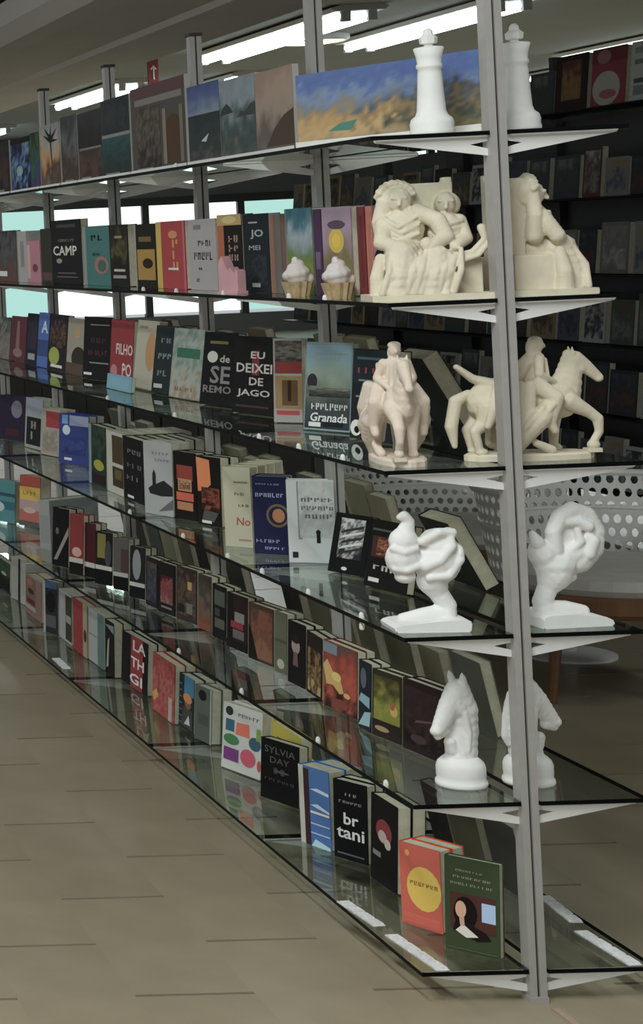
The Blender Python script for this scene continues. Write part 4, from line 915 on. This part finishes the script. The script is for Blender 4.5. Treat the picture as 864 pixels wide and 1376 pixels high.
statue('seated_figures_sculpture', 'cream plaster seated figures in profile, right of the front upright', 'sculpture', (0.108, 0.135, RZ_), R(84), [('figures', relief, M['cream']), ('plinth', plinth, M['cream'])], 'seated figure sculptures')

# rider on horse (faces +x locally)
bm = Clay()
chain(bm, [(-0.075, 0, 0.118), (-0.03, 0, 0.114), (0.02, 0, 0.112), (0.058, 0, 0.125)], [0.040, 0.040, 0.040, 0.038], 0.85)
chain(bm, [(0.064, 0, 0.118), (0.078, 0, 0.150), (0.088, 0, 0.178), (0.094, 0, 0.193)], [0.040, 0.030, 0.021, 0.0185], 0.62)
chain(bm, [(0.096, 0, 0.196), (0.114, 0, 0.183), (0.138, 0, 0.160)], [0.0185, 0.0145, 0.0100], 0.75)
ellipsoid(bm, (0.106, 0, 0.180), (0.016, 0.012, 0.013)); ellipsoid(bm, (0.139, 0, 0.158), (0.010, 0.009, 0.009))
for s in (-1, 1): chain(bm, [(0.090, s*0.008, 0.208), (0.088, s*0.009, 0.222)], [0.005, 0.002])
for i in range(7):
    t = i/6; ellipsoid(bm, (0.082-0.03*t, 0, 0.206-0.07*t), (0.010, 0.006, 0.012))
chain(bm, [(0.062, 0.018, 0.11), (0.060, 0.019, 0.07), (0.058, 0.019, 0.055), (0.056, 0.019, 0.022)], [0.019, 0.011, 0.0105, 0.0085])
ellipsoid(bm, (0.060, 0.019, 0.019), (0.013, 0.010, 0.008))
chain(bm, [(0.072, -0.018, 0.115), (0.11, -0.019, 0.092), (0.126, -0.019, 0.078), (0.128, -0.019, 0.052), (0.116, -0.019, 0.032)], [0.020, 0.012, 0.011, 0.008, 0.008])
ellipsoid(bm, (0.116, -0.019, 0.026), (0.013, 0.010, 0.010))
for s in (-1, 1):
    chain(bm, [(-0.078, s*0.02, 0.11), (-0.088, s*0.021, 0.078), (-0.108, s*0.021, 0.060), (-0.100, s*0.021, 0.022)], [0.026, 0.016, 0.010, 0.008])
    ellipsoid(bm, (-0.096, s*0.021, 0.018), (0.013, 0.010, 0.008))
chain(bm, [(-0.11, 0, 0.135), (-0.135, 0, 0.12), (-0.145, 0, 0.07), (-0.14, 0, 0.03)], [0.009, 0.013, 0.013, 0.006])
chain(bm, [(0.012, 0, 0.14), (0.018, 0, 0.175), (0.022, 0, 0.200)], [0.023, 0.017, 0.017], 1.3)
for i in range(5): chain(bm, [(0.034, -0.016+0.008*i, 0.200), (0.036, -0.02+0.01*i, 0.155)], [0.004, 0.005])
ellipsoid(bm, (0.026, 0, 0.229), (0.0125, 0.012, 0.016)); ellipsoid(bm, (0.022, 0, 0.239), (0.0135, 0.0135, 0.008)); ellipsoid(bm, (0.014, 0, 0.222), (0.010, 0.013, 0.02)); chain(bm, [(0.038, 0, 0.229), (0.040, 0, 0.225)], [0.003, 0.003])
for s in (-1, 1):
    chain(bm, [(0.020, s*0.022, 0.202), (0.014, s*0.034, 0.172), (0.046, s*0.02, 0.155)], [0.010, 0.0085, 0.006])
    chain(bm, [(0.012, s*0.03, 0.148), (0.040, s*0.044, 0.125), (0.026, s*0.046, 0.075), (0.034, s*0.045, 0.060)], [0.018, 0.015, 0.010, 0.008])
chain(bm, [(0.008, 0, 0.200), (-0.02, 0.0, 0.165), (-0.06, 0.0, 0.150), (-0.10, 0.0, 0.165), (-0.13, 0.0, 0.190)], [0.012, 0.016, 0.014, 0.009, 0.006], 1.5)
for s in (-1, 1):
    for i in range(4):
        chain(bm, [(-0.005-0.02*i, s*0.036, 0.15), (-0.012-0.022*i, s*0.046, 0.105), (-0.03-0.02*i, s*0.043, 0.06+0.004*i)], [0.012, 0.012, 0.007])
    chain(bm, [(0.038, s*0.034, 0.118), (0.008, s*0.044, 0.085), (-0.025, s*0.042, 0.05), (-0.04, s*0.034, 0.022)], [0.016, 0.022, 0.020, 0.014])
    chain(bm, [(-0.01, s*0.044, 0.12), (-0.035, s*0.046, 0.075), (-0.055, s*0.036, 0.03)], [0.012, 0.014, 0.012])
    for i in range(4):
        chain(bm, [(0.03-0.02*i, s*0.055, 0.112-0.006*i), (-0.01-0.014*i, s*0.058, 0.07), (-0.038-0.008*i, s*0.042, 0.03)], [0.006, 0.006, 0.005])
chain(bm, [(0.0, -0.04, 0.035), (0.03, -0.036, 0.020)], [0.008, 0.010])
rider = sculpt_mesh(bm, 0.0024, 2, 'horse_and_rider'); rider2 = rider.copy()
rider.materials.append(M['blush']); rider2.materials.append(M['cream'])
bm = bmesh.new()
prof = [(0.150*math.cos(2*math.pi*i/28)*(0.82 if abs(math.cos(2*math.pi*i/28)) > 0.9 else 0.9), 0.048*math.sin(2*math.pi*i/28)) for i in range(28)]
va = [bm.verts.new((x, y, 0)) for x, y in prof]; vb = [bm.verts.new((x, y, 0.010)) for x, y in prof]; vc = [bm.verts.new((x*0.95, y*0.9, 0.014)) for x, y in prof]
for i in range(28):
    j = (i+1) % 28
    bm.faces.new((va[i], va[j], vb[j], vb[i])); bm.faces.new((vb[i], vb[j], vc[j], vc[i]))
bm.faces.new(va[::-1]); bm.faces.new(vc)
box(bm, 0.100, 0.128, -0.030, -0.008, 0.012, 0.020)
rbase = bpy.data.meshes.new('base'); bmesh.ops.recalc_face_normals(bm, faces=bm.faces); bm.to_mesh(rbase); bm.free()
rbase2 = rbase.copy(); rbase.materials.append(M['blush']); rbase2.materials.append(M['cream'])
HZ = SHELF_Z[2]+GT
statue('horse_rider_sculpture', 'blush plaster rider on horse seen head-on, left of the upright', 'sculpture', (-0.160, 0.155, HZ), R(-101), [('horse_and_rider', rider, M['blush']), ('base', rbase, M['blush'])], 'horse rider sculptures')
statue('horse_rider_sculpture', 'cream plaster rider on a stepping horse facing right', 'sculpture', (0.078, 0.105, HZ), R(-4), [('horse_and_rider', rider2, M['cream']), ('base', rbase2, M['cream'])], 'horse rider sculptures')

# abstract heads on a stem
bm = Clay()
chain(bm, [(0.03, 0.0, 0.02), (0.034, 0.0, 0.045), (0.018, 0.0, 0.072), (0.008, 0.0, 0.095)], [0.022, 0.019, 0.020, 0.030])
chain(bm, [(0.03, 0, 0.03), (-0.01, 0.0, 0.026), (-0.05, 0.005, 0.018)], [0.020, 0.016, 0.012])
ellipsoid(bm, (0.018, 0, 0.130), (0.046, 0.040, 0.044), (0, 0.2, 0)); ellipsoid(bm, (0.022, 0.004, 0.165), (0.038, 0.036, 0.036))
chain(bm, [(-0.012, -0.028, 0.128), (0.014, -0.035, 0.140), (0.040, -0.027, 0.168), (0.036, -0.02, 0.196)], [0.012, 0.010, 0.010, 0.010])
chain(bm, [(-0.012, -0.022, 0.178), (0.016, -0.028, 0.196), (0.044, -0.02, 0.194)], [0.010, 0.010, 0.010])
chain(bm, [(-0.006, -0.029, 0.105), (0.03, -0.033, 0.11), (0.056, -0.02, 0.14)], [0.008, 0.009, 0.010])
ellipsoid(bm, (0.056, 0, 0.150), (0.014, 0.03, 0.022))
ellipsoid(bm, (-0.050, -0.012, 0.142), (0.033, 0.028, 0.036)); ellipsoid(bm, (-0.046, -0.012, 0.178), (0.029, 0.025, 0.028)); ellipsoid(bm, (-0.046, -0.012, 0.106), (0.021, 0.020, 0.014))
chain(bm, [(-0.040, -0.01, 0.198), (-0.034, -0.01, 0.216), (-0.042, -0.012, 0.228), (-0.052, -0.014, 0.226)], [0.017, 0.012, 0.011, 0.007])
chain(bm, [(-0.070, -0.026, 0.165), (-0.05, -0.034, 0.158), (-0.028, -0.027, 0.165)], [0.008, 0.008, 0.008])
chain(bm, [(-0.068, -0.025, 0.125), (-0.048, -0.034, 0.122), (-0.026, -0.03, 0.13)], [0.008, 0.008, 0.008])
chain(bm, [(-0.03, 0.0, 0.15), (0.0, 0.0, 0.14)], [0.02, 0.02])
abst = sculpt_mesh(bm, 0.0024, 9, 'twin_heads'); abst.materials.append(M['plaster'])
bm = bmesh.new()
poly_prism(bm, [(-0.078, 0), (0.062, 0), (0.064, 0.020), (0.055, 0.024), (0.01, 0.022), (-0.07, 0.014), (-0.080, 0.008)], -0.05, 0.05)
bmesh.ops.bevel(bm, geom=bm.edges[:], offset=0.003, segments=2)
abase = bpy.data.meshes.new('base'); bmesh.ops.recalc_face_normals(bm, faces=bm.faces); bm.to_mesh(abase); bm.free(); abase.materials.append(M['plaster'])
AZ = SHELF_Z[3]+GT
statue('abstract_sculpture', 'white sculpture of two rounded heads on a stem, one bird-like', 'sculpture', (-0.140, 0.085, AZ), R(-6), [('twin_heads', abst, M['plaster']), ('base', abase, M['plaster'])], 'white abstract sculptures')
bm = Clay()
chain(bm, [(-0.030, 0.0, 0.02), (-0.036, 0.0, 0.045), (-0.022, 0.0, 0.075), (-0.008, 0.0, 0.10)], [0.022, 0.019, 0.020, 0.034])
chain(bm, [(-0.03, 0, 0.03), (0.01, 0.0, 0.028), (0.045, 0.0, 0.022)], [0.020, 0.018, 0.014])
ellipsoid(bm, (-0.006, 0, 0.118), (0.042, 0.036, 0.034)); ellipsoid(bm, (-0.03, 0, 0.14), (0.028, 0.03, 0.032), (0, -0.4, 0))
chain(bm, [(-0.045, -0.01, 0.165), (-0.056, -0.012, 0.185)], [0.014, 0.007])
chain(bm, [(-0.012, -0.012, 0.15), (-0.014, -0.012, 0.185), (0.002, -0.01, 0.215), (0.03, -0.005, 0.226), (0.058, 0.0, 0.212), (0.070, 0.0, 0.18), (0.064, 0.0, 0.15), (0.04, 0.0, 0.128)], [0.016, 0.016, 0.017, 0.018, 0.022, 0.026, 0.028, 0.030])
ellipsoid(bm, (0.03, 0.006, 0.178), (0.046, 0.022, 0.048)); ellipsoid(bm, (0.03, 0, 0.14), (0.042, 0.03, 0.03))
chain(bm, [(0.02, -0.02, 0.15), (0.034, -0.024, 0.165), (0.03, -0.02, 0.19)], [0.008, 0.008, 0.007])
chain(bm, [(0.012, -0.018, 0.205), (0.035, -0.022, 0.205), (0.05, -0.024, 0.195)], [0.010, 0.010, 0.012]); chain(bm, [(0.052, -0.022, 0.175), (0.058, -0.026, 0.165), (0.05, -0.024, 0.14)], [0.010, 0.012, 0.012])
ellipsoid(bm, (0.028, -0.004, 0.118), (0.018, 0.02, 0.018)); ellipsoid(bm, (0.014, 0, 0.094), (0.022, 0.022, 0.014))
abst2 = sculpt_mesh(bm, 0.0024, 9, 'arched_head'); abst2.materials.append(M['plaster'])
bm = bmesh.new()
poly_prism(bm, [(-0.062, 0), (0.078, 0), (0.079, 0.010), (0.066, 0.017), (0.0, 0.026), (-0.05, 0.026), (-0.062, 0.020)], -0.05, 0.05)
bmesh.ops.bevel(bm, geom=bm.edges[:], offset=0.003, segments=2)
abase2 = bpy.data.meshes.new('base'); bmesh.ops.recalc_face_normals(bm, faces=bm.faces); bm.to_mesh(abase2); bm.free(); abase2.materials.append(M['plaster'])
statue('abstract_sculpture', 'white sculpture of one arched hollow head leaning right on a stem', 'sculpture', (0.116, 0.085, AZ), R(4), [('arched_head', abst2, M['plaster']), ('base', abase2, M['plaster'])], 'white abstract sculptures')

# chess knight (muzzle towards -x)
bm = bmesh.new()
lathe(bm, [(0.047, 0), (0.049, 0.004), (0.048, 0.010), (0.045, 0.013), (0.046, 0.022), (0.046, 0.038), (0.043, 0.047), (0.037, 0.053), (0.031, 0.058)], 36)
for f in bm.faces: f.smooth = True
kb = bpy.data.meshes.new('base'); bmesh.ops.recalc_face_normals(bm, faces=bm.faces); bm.to_mesh(kb); bm.free(); kb.materials.append(M['plaster'])
bm = Clay()
chain(bm, [(0.002, 0, 0.050), (0.008, 0, 0.085), (0.013, 0, 0.115), (0.012, 0, 0.15), (0.002, 0, 0.187)], [0.036, 0.033, 0.032, 0.034, 0.028], 0.82)
chain(bm, [(-0.002, 0, 0.186), (-0.024, 0, 0.164), (-0.046, 0, 0.137), (-0.060, 0, 0.120)], [0.029, 0.025, 0.020, 0.0165], 0.76)
ellipsoid(bm, (-0.066, 0, 0.118), (0.012, 0.013, 0.011)); ellipsoid(bm, (-0.008, 0, 0.162), (0.028, 0.024, 0.028))
chain(bm, [(-0.062, 0, 0.108), (-0.044, 0, 0.116)], [0.009, 0.012], 0.9)
for s in (-1, 1):
    chain(bm, [(0.004, s*0.012, 0.205), (0.000, s*0.014, 0.218), (-0.003, s*0.015, 0.230)], [0.009, 0.007, 0.002])
    ellipsoid(bm, (-0.018, s*0.017, 0.172), (0.006, 0.004, 0.005))
    chain(bm, [(-0.006, s*0.018, 0.150), (0.0, s*0.022, 0.110), (-0.004, s*0.022, 0.075)], [0.008, 0.007, 0.006])
chain(bm, [(0.006, 0, 0.205), (0.030, 0, 0.180), (0.042, 0, 0.14), (0.046, 0, 0.10), (0.042, 0, 0.082)], [0.011, 0.011, 0.011, 0.011, 0.006], 0.6)
chain(bm, [(-0.028, 0, 0.09), (-0.022, 0, 0.075)], [0.012, 0.014])
kh = sculpt_mesh(bm, 0.0022, 3, 'horse_head'); kh.materials.append(M['plaster'])
NZ = SHELF_Z[4]+GT
statue('chess_knight', 'white chess knight ornament facing left, left of the upright', 'figurine', (-0.073, 0.13, NZ), R(28), [('horse_head', kh, M['plaster']), ('base', kb, M['plaster'])], 'chess knights on the fifth shelf')
statue('chess_knight', 'white chess knight ornament facing right, half behind the upright', 'figurine', (0.060, 0.13, NZ), R(192), [('horse_head', kh, M['plaster']), ('base', kb, M['plaster'])], 'chess knights on the fifth shelf')

# little ornaments on the second shelf
def cupcake(loc, label):
    root = tag(empty('cup_ornament', loc), label, 'ornament', 'domed cup ornaments')
    bm = bmesh.new(); seg = 24
    rings = []
    for (r, z) in [(0.024, 0), (0.033, 0.034)]:
        rings.append([bm.verts.new(((r*(1.06 if k % 2 else 0.94))*math.cos(2*math.pi*k/seg), (r*(1.06 if k % 2 else 0.94))*math.sin(2*math.pi*k/seg), z)) for k in range(seg)])
    for k in range(seg): bm.faces.new((rings[0][k], rings[0][(k+1) % seg], rings[1][(k+1) % seg], rings[1][k]))
    bm.faces.new(rings[0][::-1]); bm.faces.new(rings[1])
    link_mesh('cup', bm, M['wicker'], root)
    bm = Clay()
    for i in range(26):
        t = i/25; a = t*math.pi*5; rr = 0.024*(1-t*0.85)
        ellipsoid(bm, (rr*math.cos(a), rr*math.sin(a), 0.040+0.045*t), (0.014-0.007*t,)*3, sub=1)
    ellipsoid(bm, (0, 0, 0.05), (0.026, 0.026, 0.03))
    me = sculpt_mesh(bm, 0.003, 2, 'dome'); me.materials.append(M['icing']); link('dome', me, root)
cupcake((-0.172, 0.625, RZ_), 'small white domed ornament in a wicker cup before the green landscape book')
cupcake((-0.172, 0.389, RZ_), 'small white domed ornament in a wicker cup before the yellow sun book')
root = tag(empty('pink_ornament', (-0.175, 1.057, RZ_), R(-70)), 'small pink castle-shaped ornament left of the JO book', 'ornament')
bm = bmesh.new(); poly_prism(bm, [(-0.036, 0), (0.036, 0), (0.036, 0.055), (0.03, 0.06), (0.026, 0.05), (0.016, 0.058), (0.008, 0.066), (0, 0.058), (-0.008, 0.07), (-0.014, 0.082), (-0.022, 0.094), (-0.03, 0.085), (-0.036, 0.07)], -0.012, 0.012)
link_mesh('body', bm, M['pinkpaint'], root)
bm = bmesh.new(); box(bm, -0.038, 0.038, -0.016, 0.016, 0.0, 0.006); link_mesh('base', bm, M['pinkpaint'], root)

# ------------------------------------------------------------------ books on the far side of the unit
random.seed(11)
back_cols = [(112, 108, 92), (128, 122, 104), (96, 96, 88), (84, 84, 80), (122, 116, 102), (60, 58, 56), (140, 134, 114), (34, 36, 36)]
proto = {}
BACK_WORD = ['khaki', 'tan', 'olive grey', 'grey', 'beige', 'charcoal', 'cream', 'black']
def far_book(x, y, s, lean, w, h, t, ci, label, grp):
    if label is None:
        near = min((f for f in FRONT if f[0] == s), key=lambda f: abs(f[1]-y))
        label = '%s book back opposite the %s' % (BACK_WORD[ci], near[2])
    key = (round(w, 2), round(h, 2), t, ci)
    if key not in proto:
        proto[key] = (cover_mesh(w, h, t, back_cols[ci], flip=True), pages_mesh(w, h, t, flip=True))
    cm, pm = proto[key]
    o = place_book(x, y, SHELF_Z[s]+GT+0.0005, R(90), R(lean), t, cm, pm)
    return tag(o, label, 'book', grp)
far_book(0.168, 0.545, 2, 29, 0.15, 0.21, 0.04, 7, 'book leaning far back to the left, cream page edge between both riders', 'leaning books on the far side')
far_book(0.168, 0.525, 3, 27, 0.15, 0.17, 0.034, 7, 'leaning book with cream page edge behind the two-headed white sculpture', 'leaning books on the far side')
for s in (2, 3, 4, 5):
    y = {1: 0.75, 2: 0.80, 3: 0.75, 4: 0.48, 5: 0.36}[s]
    while y < (5.2 if s == 5 else 3.3):
        w = random.choice([0.11, 0.13, 0.15]); h = random.choice([0.15, 0.17, 0.19]) + (0.02 if s in (1, 2) else 0)
        ci = random.randrange(7)
        if random.random() < 0.8:
            far_book(0.185, y+w/2, s, 14 if s < 4 else 11, w, h, 0.025, ci, None, 'books on the far side of the %s shelf' % SHELF_NAME[s])
        y += w + random.uniform(0.01, 0.07)

# ------------------------------------------------------------------ second shelving unit in the dim background
g2 = tag(empty('background_shelving', (3.05, 4.2, 0)), 'dark glass shelving full of books behind the lattice chairs', 'shelving')
G2Z = [0.25, 0.60, 0.93, 1.26, 1.62, 2.04]
for k in range(6):
    b = bmesh.new(); box(b, -0.02, 0.02, -0.02, 0.02, 0.0, 2.35); link_mesh('upright', b, M['darkframe'], g2, loc=(0.17, k*1.04, 0))
b = bmesh.new(); box(b, 0.19, 0.20, 0, 3.4, 0.15, 2.02); box(b, 0.19, 0.20, 3.4, 5.2, 0.15, 1.25); link_mesh('window_block_panel', b, M['darkframe'], g2)  # dark panel, its height shaped to block the bright windows behind
for z in G2Z:
    b = bmesh.new(); box(b, -0.13, 0.15, -0.02, 5.24, z-0.006, z); bm_ = b
    o = link_mesh('glass_shelf', b, M['glass_edge'], g2)
random.seed(5)
dcols = [(34, 36, 38), (58, 52, 46), (40, 52, 60), (64, 40, 36), (84, 84, 78), (48, 58, 48), (96, 98, 94), (40, 34, 32), (100, 88, 62), (52, 60, 76), (28, 28, 30), (120, 124, 122)]
DWORD = ['charcoal', 'umber', 'slate blue', 'maroon', 'stone grey', 'moss green', 'light grey', 'dark brown', 'mustard', 'navy', 'black', 'silver']
GN = ['lowest', 'second lowest', 'third lowest', 'middle', 'second highest', 'highest']
top_specials = [('book', (30, 22, 20), [('g', .2, .2, .8, .9, [(90, 70, 30), (110, 84, 40), (70, 30, 26)], .6, 4, 60)], 'dark book with amber flame on the background top shelf'),
    ('book', (110, 30, 40), [('e', .45, .3, .4, .3, (140, 138, 128)), ('e', .5, .2, .25, .08, (130, 70, 66)), ('r', 0, .75, 1, 1, (90, 22, 34)), ('e', .35, .85, .2, .12, (120, 84, 76))], 'red book with a pale round picture on the background top shelf'),
    ('book', (140, 146, 142), [('r', .1, .62, .9, .7, (90, 96, 94)), ('r', .1, .3, .9, .38, (60, 66, 66)), ('r', .1, .1, .9, .26, (96, 104, 104)), ('r', .1, .8, .9, .9, (110, 116, 114))], 'pale grey printed book on the background top shelf')]
far_stuff = []
for i, z in enumerate(G2Z):
    y = 0.1
    q = 0
    while y < 5.0:
        special = i == 5 and q < 3 and y > 0.55
        w = random.uniform(0.14, 0.24); h = random.uniform(0.19, 0.25)
        if special:
            w, h = 0.30, 0.27
            nm, cc, ops, lab = top_specials[2-q]; q += 1
            o = place_book(3.05-0.06, 4.2+y+w/2, z+0.001, R(-90), R(6), 0.03, cover_mesh(w, h, 0.03, cc), pages_mesh(w, h, 0.03), print_mesh(w, h, ops, cc))
            tag(o, lab, 'book', 'books on the background shelving')
        else:
            w = round(w/0.04)*0.04; h = round(h/0.03)*0.03; ci = random.randrange(len(dcols))
            key = ('d', round(w, 2), round(h, 2), ci)
            if key not in proto: proto[key] = (cover_mesh(w, h, 0.03, dcols[ci]), pages_mesh(w, h, 0.03), print_mesh(w, h, [('g', .08, .08, .92, .92, [dcols[ci], dcols[(ci*5+3) % 12], dcols[ci], dcols[(ci*7+2) % 12]], .5, 4, ci)], dcols[ci]))
            cm, pm, pr = proto[key]
            if y > 2.3:
                far_stuff.append((3.05-0.06, 4.2+y+w/2, z+0.001, cm, pm, pr)); y += w + random.uniform(0.01, 0.05); continue
            o = place_book(3.05-0.06, 4.2+y+w/2, z+0.001, R(-90), R(6), 0.03, cm, pm, pr)
            tag(o, 'dim %s book facing out on the %s background shelf' % (DWORD[ci], GN[i]), 'book', 'books on the %s background shelf' % GN[i])
        y += w + random.uniform(0.01, 0.05)

sb = bmesh.new(); smats = []
for (x, y, z, cm, pm, pr) in far_stuff:
    mt = Matrix.Translation((x, y, z+0.03*math.sin(R(6)))) @ Euler((-R(6), 0, R(-90))).to_matrix().to_4x4()
    for me in (cm, pm, pr):
        n0 = len(sb.faces); sb.from_mesh(me); sb.faces.ensure_lookup_table()
        mm = me.materials[0]
        if mm not in smats: smats.append(mm)
        nf = sb.faces[n0:]
        for f in nf: f.material_index = smats.index(mm)
        bmesh.ops.transform(sb, matrix=mt, verts=list({v for f in nf for v in f.verts}))
tag(link_mesh('distant_books', sb, smats), 'blurred rows of dim books along the far background shelving', 'books', kind='stuff')

# ------------------------------------------------------------------ lattice chairs and pedestal table behind the unit
def perforated(P, nu, nv, hole, mat_, parent, name, thick=0.008):
    bm = bmesh.new()
    seg = 8
    for j in range(nv):
        off = 0.5 if j % 2 else 0.0
        for i in range(nu if not off else nu-1):
            cu = (i+0.5+off)/nu; cv = (j+0.5)/nv; hu = 0.5/nu; hv = 0.5/nv
            # hexagonal-diamond cell ring
            outer = [(-1, -1), (0, -1), (1, -1), (1, 0), (1, 1), (0, 1), (-1, 1), (-1, 0)]
            ov = [bm.verts.new(P(cu+a*hu, cv+c*hv)) for a, c in outer]
            iv = [bm.verts.new(P(cu+hole*hu*math.cos(R(225+45*k)), cv+hole*1.05*hv*math.sin(R(225+45*k)))) for k in range(8)]
            for k in range(8):
                bm.faces.new((ov[k], ov[(k+1) % 8], iv[(k+1) % 8], iv[k]))
    bmesh.ops.remove_doubles(bm, verts=bm.verts[:], dist=0.0006)
    o = link_mesh(name, bm, mat_, parent)
    md = o.modifiers.new('s', 'SOLIDIFY'); md.thickness = thick
    return o

def lattice_chair(loc, rz, label, R0=0.40, seat=0.33, top=0.66):
    root = tag(empty('lattice_armchair', loc, rz), label, 'chair', 'white lattice armchairs')
    A0, A1 = R(-30), R(210)
    def back(u, v):
        a = A0+(A1-A0)*u; rr = R0*(0.90+0.12*v)
        return (rr*math.cos(a), rr*math.sin(a), seat+0.02+(top-seat-0.02)*v)
    perforated(back, 44, 7, 0.66, M['lattice'], root, 'lattice_back')
    for v in (0.62, 1.0):
        b = bmesh.new(); tube(b, [back(i/36, v) for i in range(37)], 0.010 if v < 1 else 0.013, 8); link_mesh('rim_tube', b, M['lattice'], root)
    b = bmesh.new(); lathe(b, [(R0*0.90, seat-0.045), (R0*0.93, seat-0.03), (R0*0.93, seat+0.01), (R0*0.88, seat+0.02)], 40); link_mesh('seat_frame', b, M['brown'], root)
    b = bmesh.new(); lathe(b, [(R0*0.84, seat+0.02), (R0*0.87, seat+0.04), (R0*0.84, seat+0.07), (R0*0.6, seat+0.085)], 32); link_mesh('seat_cushion', b, M['cushion'], root)
    for k in range(4):
        a = R(45+90*k)
        b = bmesh.new(); tube(b, [(R0*0.72*math.cos(a), R0*0.72*math.sin(a), seat-0.04), (R0*0.86*math.cos(a), R0*0.86*math.sin(a), 0.0)], [0.022, 0.014], 10); link_mesh('leg', b, M['brown'], root)
    return root
lattice_chair((1.49, 2.58, 0), R(-15), 'white lattice tub chair with wooden legs, right of the upright', R0=0.38)
lattice_chair((1.50, 3.75, 0), R(-10), 'white lattice tub chair further back, seen behind the fourth shelf', seat=0.31, top=0.58)
t = tag(empty('pedestal_table', (1.60, 3.10, 0)), 'low white pedestal table with round floor plate behind the chair', 'table')
b = bmesh.new(); lathe(b, [(0.15, 0), (0.15, 0.008), (0.13, 0.014), (0.04, 0.02)], 36); link_mesh('floor_plate', b, M['lattice'], t)
b = bmesh.new(); tube(b, [(0, 0, 0.015), (0, 0, 0.30)], 0.025, 14); link_mesh('column', b, M['lattice'], t)
b = bmesh.new(); lathe(b, [(0.14, 0.30), (0.145, 0.305), (0.145, 0.318), (0.14, 0.322)], 36); link_mesh('table_top', b, M['brown'], t)

# low dark cabinets added in the far aisle to hide window glare on the floor
for q, lab in enumerate(('added low dark cabinet hiding floor glare, nearest in the far aisle', 'added low dark cabinet hiding floor glare, middle of the far aisle', 'added low dark cabinet hiding floor glare, furthest down the far aisle')):
    c = tag(empty('glare_screen_cabinet', (2.2, 7.0+2.75*q, 0)), lab, 'cabinet', 'added glare-hiding cabinets')
    b = bmesh.new(); box(b, 0.0, 0.45, 0, 2.6, 0.08, 0.78); link_mesh('body', b, M['wall'], c)
    b = bmesh.new(); box(b, -0.03, 0.48, -0.03, 2.63, 0.78, 0.81); link_mesh('worktop', b, M['darkframe'], c)
    b = bmesh.new(); box(b, 0.04, 0.41, 0.03, 2.57, 0.0, 0.08); link_mesh('plinth', b, M['darkframe'], c)
    for k in range(4):
        b = bmesh.new(); box(b, -0.018, 0.0, 0.02+k*0.645, 0.64+k*0.645, 0.10, 0.76); d = link_mesh('door', b, M['darkframe'], c)
        b = bmesh.new(); tube(b, [(-0.02, 0.58+k*0.645, 0.55), (-0.04, 0.58+k*0.645, 0.55), (-0.04, 0.58+k*0.645, 0.68), (-0.02, 0.58+k*0.645, 0.68)], 0.007, 6); link_mesh('handle', b, M['alu'], d)
